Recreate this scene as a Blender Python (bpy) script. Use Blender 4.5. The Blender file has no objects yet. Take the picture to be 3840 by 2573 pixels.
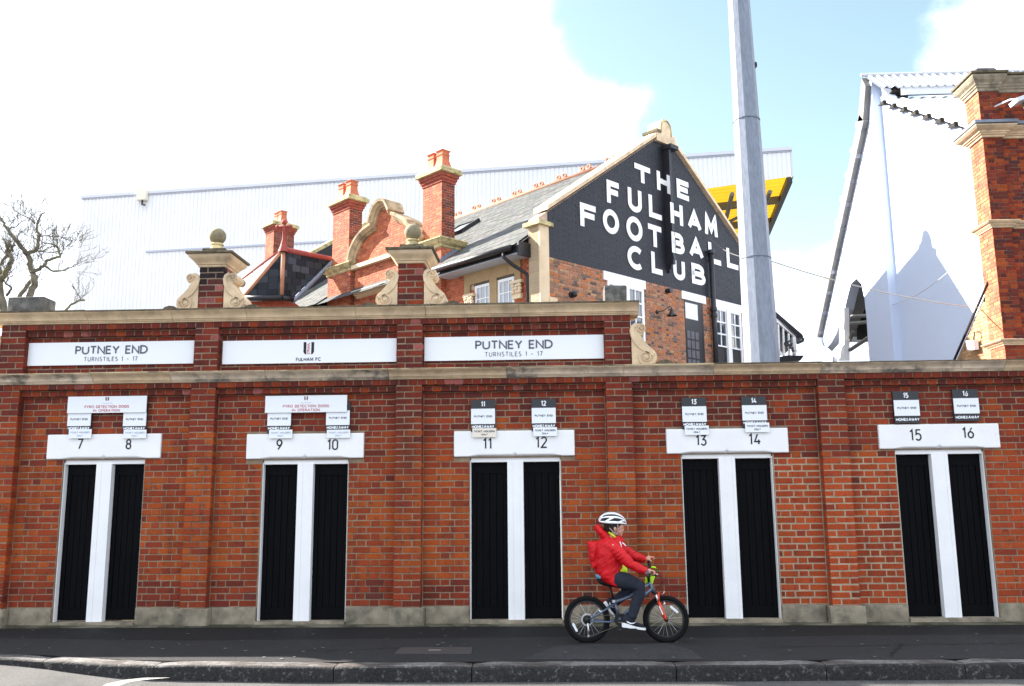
import bpy, bmesh, math, random
from mathutils import Vector, Matrix, noise
from math import sin, cos, pi, radians, sqrt, atan2
random.seed(7)
scene = bpy.context.scene
COL = scene.collection

# ------------------------------------------------------------------ camera
IW, IH, FPX = 3840.0, 2573.0, 3314.04
YAW, PITCH, ROLL = -0.0384, 0.1699, -0.0093
CAM = Vector((0.0, -10.7877, 1.5))
_f = Vector((sin(YAW)*cos(PITCH), cos(YAW)*cos(PITCH), sin(PITCH)))
_r0 = Vector((cos(YAW), -sin(YAW), 0)); _u0 = _r0.cross(_f)
CR = _r0*cos(ROLL)+_u0*sin(ROLL); CU = -_r0*sin(ROLL)+_u0*cos(ROLL); CF = _f
cd = bpy.data.cameras.new('camera'); cam = bpy.data.objects.new('camera', cd); COL.objects.link(cam)
cd.sensor_width = 36; cd.lens = FPX/IW*36; cd.clip_start = 0.05; cd.clip_end = 5000
cam.matrix_world = Matrix((( CR.x, CU.x, -CF.x, CAM.x), (CR.y, CU.y, -CF.y, CAM.y), (CR.z, CU.z, -CF.z, CAM.z), (0,0,0,1)))
scene.camera = cam

def ray(px, py): return CR*((px-IW/2)/FPX)+CU*((IH/2-py)/FPX)+CF
def onplane(px, py, n, d):
    v = ray(px, py); return CAM+v*((d-n.dot(CAM))/n.dot(v))
def PY(px, py, y): return onplane(px, py, Vector((0,1,0)), y)
def PX(px, py, x): return onplane(px, py, Vector((1,0,0)), x)
def PZ(px, py, z): return onplane(px, py, Vector((0,0,1)), z)
def dep(px, py, w): return CAM+ray(px, py)*w
def proj(p):
    d = p-CAM; w = d.dot(CF); return IW/2+FPX*d.dot(CR)/w, IH/2-FPX*d.dot(CU)/w, w

# ------------------------------------------------------------------ light
SUN_AZ, SUN_EL = -66.2, 33.0
sd = Vector((sin(radians(SUN_AZ))*cos(radians(SUN_EL)), cos(radians(SUN_AZ))*cos(radians(SUN_EL)), sin(radians(SUN_EL))))
sl = bpy.data.lights.new('sun', 'SUN'); sl.energy = 5.0; sl.angle = radians(0.6); sl.color = (1.0, 0.93, 0.84)
so = bpy.data.objects.new('sun', sl); COL.objects.link(so)
so.rotation_euler = (-sd).to_track_quat('-Z', 'Y').to_euler(); so.location = sd*100

world = bpy.data.worlds.new('World'); scene.world = world; world.use_nodes = True
nt = world.node_tree; nt.nodes.clear()
def wn(t, **k):
    n = nt.nodes.new(t)
    for a, b in k.items(): setattr(n, a, b)
    return n
wo = wn('ShaderNodeOutputWorld'); bg = wn('ShaderNodeBackground'); sky = wn('ShaderNodeTexSky')
sky.sky_type = 'NISHITA'; sky.sun_disc = False; sky.sun_elevation = radians(SUN_EL); sky.sun_rotation = radians(SUN_AZ)
sky.air_density = 1.0; sky.dust_density = 1.2; sky.ozone_density = 2.0
tc = wn('ShaderNodeTexCoord')
def wmath(op, a, b=None, clamp=False):
    n = wn('ShaderNodeMath', operation=op, use_clamp=clamp)
    for i, v in enumerate((a, b)):
        if v is None: continue
        if isinstance(v, (int, float)): n.inputs[i].default_value = v
        else: nt.links.new(v, n.inputs[i])
    return n.outputs[0]
def wdot(v):
    n = wn('ShaderNodeVectorMath', operation='DOT_PRODUCT'); nt.links.new(tc.outputs['Generated'], n.inputs[0]); n.inputs[1].default_value = v
    return n.outputs['Value']
nz = wn('ShaderNodeTexNoise'); nz.inputs['Scale'].default_value = 3.1; nz.inputs['Detail'].default_value = 9; nz.inputs['Roughness'].default_value = 0.58
nz.inputs['Distortion'].default_value = 0.35
nt.links.new(tc.outputs['Generated'], nz.inputs['Vector'])
# an open blue gap between the clouds, above and behind the black gable
gap = None
for (gx, gy, rad) in ((2740, 100, 0.20), (2720, 480, 0.17), (2960, 620, 0.13), (2400, 60, 0.13), (2850, -700, 0.26)):
    gdir = ray(gx, gy).normalized()
    a = wmath('ARCCOSINE', wmath('MINIMUM', wdot(gdir), 0.99999))
    a = wmath('SUBTRACT', 1.0, wmath('DIVIDE', a, rad))
    gap = a if gap is None else wmath('MAXIMUM', gap, a)
gap = wmath('MAXIMUM', gap, -0.5)
m = wmath('ADD', wmath('MULTIPLY', gap, 0.85), wmath('MULTIPLY', wmath('SUBTRACT', 0.52, nz.outputs['Fac']), 1.9))
ramp = wn('ShaderNodeValToRGB'); ramp.color_ramp.interpolation = 'EASE'
ramp.color_ramp.elements[0].position = 0.02; ramp.color_ramp.elements[0].color = (0,0,0,1)
ramp.color_ramp.elements[1].position = 0.30; ramp.color_ramp.elements[1].color = (1,1,1,1)
nt.links.new(m, ramp.inputs['Fac'])
skm = wn('ShaderNodeMix', data_type='RGBA'); skm.inputs['A'].default_value = (3.7, 4.05, 4.6, 1)
sks = wn('ShaderNodeVectorMath', operation='MULTIPLY'); nt.links.new(sky.outputs[0], sks.inputs[0]); sks.inputs[1].default_value = (.95, .88, .63)
nt.links.new(ramp.outputs['Color'], skm.inputs['Factor']); nt.links.new(sks.outputs[0], skm.inputs['B'])
nt.links.new(skm.outputs['Result'], bg.inputs['Color']); bg.inputs['Strength'].default_value = 0.10
nt.links.new(bg.outputs[0], wo.inputs[0])
scene.view_settings.view_transform = 'Standard'; scene.view_settings.look = 'None'
scene.view_settings.exposure = 2.3; scene.view_settings.gamma = 1.0; scene.view_settings.use_curve_mapping = False
scene.render.resolution_x = 1024; scene.render.resolution_y = 686
scene.render.engine = 'CYCLES'

# ------------------------------------------------------------------ helpers
def link(o, parent=None):
    COL.objects.link(o)
    if parent is not None:
        o.parent = parent
        w = parent['_loc'] if '_loc' in parent else (0,0,0)
        o.matrix_parent_inverse = Matrix.Translation(Vector(w)).inverted()
        if parent.parent is not None or parent.type == 'MESH': o.matrix_parent_inverse = Matrix.Identity(4)
    return o
def thing(name, label, cat, loc=(0,0,0), group=None):
    o = bpy.data.objects.new(name, None); COL.objects.link(o); o.location = loc; o.empty_display_size = 0.2
    o['_loc'] = tuple(loc); o['label'] = label; o['category'] = cat
    if group: o['group'] = group
    return o
def tag(o, label=None, cat=None, group=None, kind=None):
    if label: o['label'] = label
    if cat: o['category'] = cat
    if group: o['group'] = group
    if kind: o['kind'] = kind
    return o
def mk(name, V, F, mat, parent=None, smooth=False, attr=None):
    me = bpy.data.meshes.new(name); me.from_pydata([tuple(v) for v in V], [], F); me.update()
    if mat: me.materials.append(mat)
    if smooth:
        me.polygons.foreach_set('use_smooth', [True]*len(me.polygons))
    if attr:
        at = me.color_attributes.new('bc', 'FLOAT_COLOR', 'POINT')
        flat = []
        for c in attr: flat += [c[0], c[1], c[2], 1.0]
        at.data.foreach_set('color', flat)
    o = bpy.data.objects.new(name, me); return link(o, parent)
class MB:
    def __init__(s): s.V = []; s.F = []; s.C = []
    def add(s, V, F, c=None):
        b = len(s.V); s.V += [Vector(v) for v in V]; s.F += [[i+b for i in f] for f in F]
        if c is not None: s.C += [c]*len(V)
        return s
    def box(s, x0, x1, y0, y1, z0, z1, c=None):
        V = [(x0,y0,z0),(x1,y0,z0),(x1,y1,z0),(x0,y1,z0),(x0,y0,z1),(x1,y0,z1),(x1,y1,z1),(x0,y1,z1)]
        return s.add(V, [(0,3,2,1),(4,5,6,7),(0,1,5,4),(1,2,6,5),(2,3,7,6),(3,0,4,7)], c)
    def obox(s, O, ux, uy, uz, a0,a1,b0,b1,c0,c1):
        V = [O+ux*x+uy*y+uz*z for x,y,z in ((a0,b0,c0),(a1,b0,c0),(a1,b1,c0),(a0,b1,c0),(a0,b0,c1),(a1,b0,c1),(a1,b1,c1),(a0,b1,c1))]
        return s.add(V, [(0,3,2,1),(4,5,6,7),(0,1,5,4),(1,2,6,5),(2,3,7,6),(3,0,4,7)])
    def prism(s, poly, dv):
        n = len(poly); P = [Vector(p) for p in poly]; V = P+[p+Vector(dv) for p in P]
        F = [list(range(n))[::-1], list(range(n, 2*n))]+[[i, (i+1)%n, (i+1)%n+n, i+n] for i in range(n)]
        return s.add(V, F)
    def tube(s, pts, rad, seg=8, cap=True, flat=None):
        pts = [Vector(p) for p in pts]; n = len(pts)
        if not hasattr(rad, '__len__'): rad = [rad]*n
        V = []; F = []; prev = None
        for i, p in enumerate(pts):
            t = (pts[min(i+1,n-1)]-pts[max(i-1,0)]).normalized()
            if prev is None:
                a = Vector((0,0,1)) if abs(t.z) < .9 else Vector((1,0,0)); nn = t.cross(a).normalized()
            else: nn = (prev-t*prev.dot(t)).normalized()
            prev = nn; bb = t.cross(nn)
            for k in range(seg):
                q = 2*pi*k/seg; V.append(p+(nn*cos(q)+bb*sin(q))*rad[i])
        for i in range(n-1):
            for k in range(seg):
                F.append([i*seg+k, i*seg+(k+1)%seg, (i+1)*seg+(k+1)%seg, (i+1)*seg+k])
        if cap: F.append(list(range(seg))[::-1]); F.append([(n-1)*seg+k for k in range(seg)])
        return s.add(V, F)
    def lathe(s, O, prof, seg=16, axis=Vector((0,0,1))):
        axis = axis.normalized(); a = Vector((1,0,0)) if abs(axis.x) < .9 else Vector((0,1,0))
        e1 = axis.cross(a).normalized(); e2 = axis.cross(e1); V = []; F = []
        O = Vector(O)
        for r, z in prof:
            for k in range(seg): V.append(O+axis*z+(e1*cos(2*pi*k/seg)+e2*sin(2*pi*k/seg))*r)
        for i in range(len(prof)-1):
            for k in range(seg): F.append([i*seg+k, i*seg+(k+1)%seg, (i+1)*seg+(k+1)%seg, (i+1)*seg+k])
        return s.add(V, F)
    def sqlathe(s, O, ux, uy, hx, hy, prof):
        """square mouldings: (offset, z) profile swept round a rectangle of half sizes hx, hy"""
        V = []; F = []; n = len(prof); O = Vector(O)
        for d, z in prof:
            for sx, sy in ((-1,-1),(1,-1),(1,1),(-1,1)): V.append(O+ux*(sx*(hx+d))+uy*(sy*(hy+d))+Vector((0,0,z)))
        for i in range(n-1):
            for k in range(4): F.append([i*4+k, i*4+(k+1)%4, (i+1)*4+(k+1)%4, (i+1)*4+k])
        F.append([3,2,1,0]); F.append([(n-1)*4+k for k in range(4)])
        return s.add(V, F)
    def sphere(s, O, r, sx=1, sy=1, sz=1, nu=16, nv=10, rot=None):
        V = []; F = []; O = Vector(O)
        for i in range(nv+1):
            t = pi*i/nv
            for k in range(nu):
                v = Vector((sin(t)*cos(2*pi*k/nu)*sx, sin(t)*sin(2*pi*k/nu)*sy, cos(t)*sz))*r
                if rot: v = rot@v
                V.append(O+v)
        for i in range(nv):
            for k in range(nu): F.append([i*nu+k, (i+1)*nu+k, (i+1)*nu+(k+1)%nu, i*nu+(k+1)%nu])
        return s.add(V, F)
    def build(s, name, mat, parent=None, smooth=False):
        return mk(name, s.V, s.F, mat, parent, smooth, s.C if s.C and len(s.C) == len(s.V) else None)
def autosmooth(o, deg=35):
    me = o.data
    me.polygons.foreach_set('use_smooth', [True]*len(me.polygons))
    try: me.set_sharp_from_angle(angle=radians(deg))
    except Exception: pass
    return o

# ------------------------------------------------------------------ materials
def mat(name, col, rough=0.8, var=0.2, scale=6.0, bump=0.15, bscale=None, metal=0.0, spec=0.3, dirt=None, dscale=2.0, damt=0.5, coat=0.0, dlo=.48, dhi=.66, stretch=(1,1,1)):
    m = bpy.data.materials.new(name); m.use_nodes = True; t = m.node_tree; N = t.nodes; L = t.links
    b = N['Principled BSDF']; b.inputs['Roughness'].default_value = rough; b.inputs['Metallic'].default_value = metal
    b.inputs['Specular IOR Level'].default_value = spec; b.inputs['Coat Weight'].default_value = coat
    g = N.new('ShaderNodeNewGeometry'); mp = N.new('ShaderNodeMapping'); mp.inputs['Scale'].default_value = stretch
    L.new(g.outputs['Position'], mp.inputs['Vector'])
    n1 = N.new('ShaderNodeTexNoise'); n1.inputs['Scale'].default_value = scale; n1.inputs['Detail'].default_value = 6; n1.inputs['Roughness'].default_value = .6
    L.new(mp.outputs[0], n1.inputs['Vector'])
    rp = N.new('ShaderNodeValToRGB'); e = rp.color_ramp.elements
    e[0].position = .3; e[1].position = .7
    e[0].color = tuple(c*(1-var) for c in col)+(1,); e[1].color = tuple(min(1, c*(1+var)) for c in col)+(1,)
    L.new(n1.outputs['Fac'], rp.inputs['Fac']); out = rp.outputs['Color']
    if dirt:
        n2 = N.new('ShaderNodeTexNoise'); n2.inputs['Scale'].default_value = dscale; n2.inputs['Detail'].default_value = 8; n2.inputs['Roughness'].default_value = .65
        L.new(mp.outputs[0], n2.inputs['Vector'])
        r2 = N.new('ShaderNodeMapRange'); r2.inputs['From Min'].default_value = dlo; r2.inputs['From Max'].default_value = dhi; r2.inputs['To Max'].default_value = damt
        L.new(n2.outputs['Fac'], r2.inputs['Value'])
        mx = N.new('ShaderNodeMix'); mx.data_type = 'RGBA'; L.new(r2.outputs[0], mx.inputs['Factor']); L.new(out, mx.inputs['A']); mx.inputs['B'].default_value = tuple(dirt)+(1,)
        out = mx.outputs['Result']
    L.new(out, b.inputs['Base Color'])
    if bump:
        n3 = N.new('ShaderNodeTexNoise'); n3.inputs['Scale'].default_value = bscale or scale*8; n3.inputs['Detail'].default_value = 5
        L.new(mp.outputs[0], n3.inputs['Vector'])
        bp = N.new('ShaderNodeBump'); bp.inputs['Strength'].default_value = bump; bp.inputs['Distance'].default_value = .01
        L.new(n3.outputs['Fac'], bp.inputs['Height']); L.new(bp.outputs[0], b.inputs['Normal'])
    return m
def piece_mat(name, single, rough=.85, blotch=(.05,.018,.018), bamt=.55, bscale=9.0, pale=(.5,.42,.36), pamt=.5, spec=.25, bl=(.56,.68), streak=0):
    """brick / slate: colour of each piece (object colour or 'bc' attribute) with burnt blotches, pale specks and grain"""
    m = bpy.data.materials.new(name); m.use_nodes = True; t = m.node_tree; N = t.nodes; L = t.links
    b = N['Principled BSDF']; b.inputs['Roughness'].default_value = rough; b.inputs['Specular IOR Level'].default_value = spec
    if single:
        c = N.new('ShaderNodeObjectInfo'); src = c.outputs['Color']
    else:
        c = N.new('ShaderNodeVertexColor'); c.layer_name = 'bc'; src = c.outputs['Color']
    g = N.new('ShaderNodeNewGeometry')
    def nz(sc, det=6, ro=.6):
        n = N.new('ShaderNodeTexNoise'); n.inputs['Scale'].default_value = sc; n.inputs['Detail'].default_value = det; n.inputs['Roughness'].default_value = ro
        L.new(g.outputs['Position'], n.inputs['Vector']); return n.outputs['Fac']
    def mr(v, a, bb, hi):
        n = N.new('ShaderNodeMapRange'); n.inputs['From Min'].default_value = a; n.inputs['From Max'].default_value = bb; n.inputs['To Max'].default_value = hi
        L.new(v, n.inputs['Value']); return n.outputs[0]
    def mix(f, a, col):
        n = N.new('ShaderNodeMix'); n.data_type = 'RGBA'; L.new(f, n.inputs['Factor']); L.new(a, n.inputs['A']); n.inputs['B'].default_value = tuple(col)+(1,); return n.outputs['Result']
    o = mix(mr(nz(bscale), bl[0], bl[1], bamt), src, blotch)
    if streak:
        mpn = N.new('ShaderNodeMapping'); mpn.inputs['Scale'].default_value = (3.2, 3.2, .55); L.new(g.outputs['Position'], mpn.inputs['Vector'])
        sn = N.new('ShaderNodeTexNoise'); sn.inputs['Scale'].default_value = 1.0; sn.inputs['Detail'].default_value = 7; sn.inputs['Roughness'].default_value = .62; L.new(mpn.outputs[0], sn.inputs['Vector'])
        o = mix(mr(sn.outputs['Fac'], .50, .72, streak), o, (.035,.014,.012))
    o = mix(mr(nz(38, 3), .68, .76, pamt), o, pale)
    gr = N.new('ShaderNodeMix'); gr.data_type = 'RGBA'; gr.blend_type = 'MULTIPLY'; gr.inputs['Factor'].default_value = .55
    L.new(o, gr.inputs['A'])
    gv = N.new('ShaderNodeValToRGB'); gv.color_ramp.elements[0].position = .3; gv.color_ramp.elements[1].position = .7
    gv.color_ramp.elements[0].color = (.45,.45,.45,1); gv.color_ramp.elements[1].color = (1.25,1.25,1.25,1)
    L.new(nz(70, 4), gv.inputs['Fac']); L.new(gv.outputs['Color'], gr.inputs['B'])
    L.new(gr.outputs['Result'], b.inputs['Base Color'])
    bp = N.new('ShaderNodeBump'); bp.inputs['Strength'].default_value = .35; bp.inputs['Distance'].default_value = .006
    L.new(nz(90, 5), bp.inputs['Height']); L.new(bp.outputs[0], b.inputs['Normal'])
    return m

M = {}
M['brick1'] = piece_mat('brick_red', True, streak=.6); M['brickN'] = piece_mat('brick_red_field', False, streak=.6)
M['cbrick1'] = piece_mat('cottage_brick', True, bamt=.35); M['cbrickN'] = piece_mat('cottage_brick_field', False, bamt=.35)
M['kbrickN'] = piece_mat('black_painted_brick', False, rough=.55, blotch=(.006,.006,.008), bamt=.5, pamt=.0)
M['slate1'] = piece_mat('slate', True, rough=.75, blotch=(.16,.17,.07), bamt=.0, pamt=.12, spec=.15); M['slateN'] = piece_mat('slate_field', False, rough=.75, blotch=(.13,.13,.08), bamt=.35, bscale=.9, pamt=.1, spec=.15, bl=(.58,.75))
M['mortar'] = mat('mortar', (.235,.17,.115), .95, .25, 7, .3, dirt=(.10,.07,.05), dscale=1.3, damt=.75, dlo=.5, dhi=.7)
M['mortar_pale'] = mat('mortar_pale', (.33,.25,.17), .95, .25, 7, .3)
M['stone'] = mat('sandstone', (.60,.46,.30), .85, .22, 5, .2, dirt=(.16,.13,.1), dscale=3.2, damt=.55, dlo=.52, dhi=.75)
M['stone_worn'] = mat('weathered_sandstone', (.60,.50,.38), .88, .35, 4, .35, dirt=(.07,.07,.075), dscale=2.6, damt=.85, dlo=.50, dhi=.64)
M['stone_dark'] = mat('lichen_stone', (.10,.082,.055), .95, .5, 14, .5, dirt=(.2,.17,.1), dscale=6, damt=.6)
M['stone_grey'] = mat('old_grey_stone', (.235,.20,.145), .95, .4, 5, .4, dirt=(.05,.05,.04), dscale=4, damt=.7)
M['stone_black'] = mat('sooty_stone', (.085,.082,.075), .95, .5, 7, .5, dirt=(.28,.27,.24), dscale=5, damt=.6)
M['cream'] = mat('cream_stone', (.66,.52,.34), .85, .12, 3, .12, dirt=(.5,.46,.4), dscale=1.5, damt=.6)
M['cream_moss'] = mat('mossy_cream_stone', (.50,.42,.22), .9, .3, 5, .3, dirt=(.12,.11,.06), dscale=6, damt=.75)
M['white'] = mat('white_paint', (.80,.80,.80), .55, .03, 3, .1, spec=.35)
M['white_worn'] = mat('white_paint_worn', (.79,.79,.79), .6, .04, 3, .15, dirt=(.45,.43,.40), dscale=9, damt=.5, dlo=.66, dhi=.8)
M['sign'] = mat('sign_white', (.76,.79,.82), .35, .01, 1, 0, spec=.4)
M['sign_cream'] = mat('sign_faded_cream', (.72,.66,.56), .4, .02, 1, 0, spec=.4)
M['sign_black'] = mat('sign_charcoal', (.022,.024,.03), .4, .05, 2, 0, spec=.4)
M['ink'] = mat('ink_black', (.012,.012,.015), .5, .05, 2, 0)
M['ink_soft'] = mat('ink_grey', (.10,.105,.13), .5, .05, 2, 0)
M['ink_blue'] = mat('ink_pale_blue', (.42,.46,.56), .5, .05, 2, 0)
M['ink_red'] = mat('ink_red', (.55,.17,.19), .5, .05, 2, 0)
M["door"] = mat("black_gloss_paint", (.003,.003,.004), .6, .3, 5, .25, bscale=30, spec=.06, stretch=(6,6,.6))
M['asphalt'] = mat('road_asphalt', (.085,.083,.080), .9, .35, 60, .8, bscale=240, dirt=(.035,.035,.037), dscale=1.2, damt=.5)
M['pave'] = mat('pavement_asphalt', (.0078,.0078,.0086), .8, .35, 30, .6, bscale=200, dirt=(.0065,.0065,.0075), dscale=1.4, damt=.6, spec=.25)
M['pave_old'] = mat('pavement_asphalt_old', (.0185,.0185,.0195), .85, .35, 40, .7, bscale=200, dirt=(.012,.012,.013), dscale=2.5, damt=.5, spec=.25)
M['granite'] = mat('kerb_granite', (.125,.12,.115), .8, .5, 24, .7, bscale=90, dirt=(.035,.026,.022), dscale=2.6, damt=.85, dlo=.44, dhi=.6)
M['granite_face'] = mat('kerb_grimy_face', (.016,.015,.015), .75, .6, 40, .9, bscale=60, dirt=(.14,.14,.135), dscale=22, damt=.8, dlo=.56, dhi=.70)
M['edging'] = mat('mossy_edging_stone', (.15,.135,.095), .95, .5, 6, .5, dirt=(.025,.026,.014), dscale=3, damt=.9, dlo=.42, dhi=.58)
M['steel_plate'] = mat('steel_plate', (.035,.035,.035), .55, .3, 20, .3, spec=.5)
M['speck'] = mat('chewing_gum', (.16,.16,.155), .9, .2, 30, 0)
M['earth'] = mat('ground_far', (.10,.095,.09), .95, .3, .5, 0)

# ------------------------------------------------------------------ generic piece layer (bricks, slates)
def unit_piece(name, bx=.025, bz=.07, by=.10, jit=.012, seed=0, flat=False):
    rnd = random.Random(seed); j = lambda: rnd.uniform(-jit, jit)
    V = []
    for y, ix, iz in ((0, bx, bz), (by, 0, 0), (1, 0, 0)):
        for sx, sz in ((-1,-1),(1,-1),(1,1),(-1,1)):
            V.append((sx*(.5-ix)+j()*(y < .5), y+(rnd.uniform(0,.03) if y < .05 else 0), sz*(.5-iz)+j()*2.2*(y < .5)))
    F = [(0,1,2,3)]
    for a in (0, 4):
        for k in range(4): F.append((a+k, a+4+k, a+4+(k+1)%4, a+(k+1)%4))
    return V, F
UNITS = [unit_piece('b', seed=i) for i in range(4)]
class Pieces:
    """collects pieces of one kind on one thing; the largest in view become objects, the rest one field mesh per part"""
    def __init__(s, thing, name, m1, mN, limit=300): s.t = thing; s.n = name; s.m1 = m1; s.mN = mN; s.limit = limit; s.L = []
    def add(s, c, w, h, d, ux, n, col, uz=Vector((0,0,1)), parent=None):
        s.L.append((Vector(c), w, h, d, ux, n, col, uz, parent))
    def emit(s, field_name):
        def area(p):
            c, w, h, d, ux, n, col, uz, par = p
            x, y, dp = proj(c)
            if dp < 1 or x < 10 or x > IW-10 or y < 10 or y > IH-10: return 0
            v = (CAM-c).normalized()
            return w*h*max(0, v.dot(n))/dp**2*1e4*(1+.0*random.random())
        order = sorted(s.L, key=area, reverse=True) if s.limit else s.L
        mes = []
        if s.limit:
            for i, (V, F) in enumerate(UNITS):
                me = bpy.data.meshes.new(s.n); me.from_pydata(V, [], F); me.update(); me.materials.append(s.m1); mes.append(me)
        for i, (c, w, h, d, ux, n, col, uz, par) in enumerate(order[:s.limit]):
            o = bpy.data.objects.new(s.n, mes[i%4]); COL.objects.link(o)
            p = par or s.t; o.parent = p
            if '_loc' in p: o.matrix_parent_inverse = Matrix.Translation(Vector(p['_loc'])).inverted()
            ny = -n
            o.matrix_basis = Matrix(((ux.x*w, ny.x*d, uz.x*h, c.x), (ux.y*w, ny.y*d, uz.y*h, c.y), (ux.z*w, ny.z*d, uz.z*h, c.z), (0,0,0,1)))
            o.color = (col[0], col[1], col[2], 1)
        fields = {}
        for i, (c, w, h, d, ux, n, col, uz, par) in enumerate(order[s.limit:]):
            mb = fields.setdefault(par, MB()); V, F = UNITS[i%4]; ny = -n
            mb.add([c+ux*(v[0]*w)+ny*(v[1]*d)+uz*(v[2]*h) for v in V], F, col)
        for par, mb in fields.items():
            o = mb.build(field_name, s.mN, par or s.t); o['kind'] = 'stuff'
def sub_iv(iv, a, b):
    out = []
    for x0, x1 in iv:
        if b <= x0 or a >= x1: out.append((x0, x1)); continue
        if a > x0+.01: out.append((x0, a))
        if b < x1-.01: out.append((b, x1))
    return out
def bond_row(x0, x1, row, style, S=.225, Hd=.1125):
    """brick intervals (without joint) for one row between x0 and x1"""
    if style == 'header': seq = [Hd]; ph = 0
    elif style == 'pier': seq = [S, Hd] if row % 2 else [Hd, S]; ph = 0
    elif style == 'stretch': seq = [S]; ph = (row % 2)*S*.5
    else: seq = [S, Hd]; ph = (row % 2)*(S*.5+Hd*.5)
    tot = x1-x0; out = []
    if style in ('header', 'pier'):
        n = max(1, round(tot/(sum(seq)/len(seq)))); ws = [seq[i % len(seq)] for i in range(n)]; k = tot/sum(ws); x = x0
        for w in ws: out.append((x, x+w*k)); x += w*k
        return out
    P = sum(seq); x = math.floor((x0+ph)/P)*P-ph; i = 0
    while x < x1:
        w = seq[i % len(seq)]; a, b = max(x, x0), min(x+w, x1)
        if b-a > .001:
            if out and b-a < .05: out[-1] = (out[-1][0], b)
            elif out and out[-1][1]-out[-1][0] < .05 and len(out) >= 1: out[-1] = (out[-1][0], b)
            else: out.append((a, b))
        x += w; i += 1
    return out
def lay(P, O, ux, n, z0, rows, ch, ivfn, depth, colfn, style='flemish', joint=.0085, parent=None, jz=.0):
    O = Vector(O)
    for r in range(rows):
        za = z0+r*ch; zm = za+ch/2
        for a, b in ivfn(r, zm):
            for x0, x1 in bond_row(a, b, r, style):
                jn = joint*(1.5 if (O.y < .02 and 2.72 < (x0+x1)/2 < 4.14 and zm < 1.93 and n.y < -.9 and O.z == 0 and P.n == 'brick' and P.t.name.startswith('turnstile')) else 1)
                w = x1-x0-jn*random.uniform(.8,1.25)
                if w < .02: continue
                c = O+ux*((x0+x1)/2+random.uniform(-.0015,.0015))+Vector((0,0,zm+random.uniform(-.0015,.0015)))+n*random.uniform(-.002,.003)
                P.add(c, w, ch-jn*random.uniform(.85,1.2), depth, ux, n, colfn((x0+x1)/2, zm), parent=parent)
def lerp(a, b, t): return tuple(x*(1-t)+y*t for x, y in zip(a, b))
def pick(cols, w):
    return random.choices(cols, w)[0]
def jitc(c, k=.16):
    f = random.uniform(1-k, 1+k); return tuple(max(.003, v*f*random.uniform(1-k*.35, 1+k*.35)) for v in c)

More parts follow.
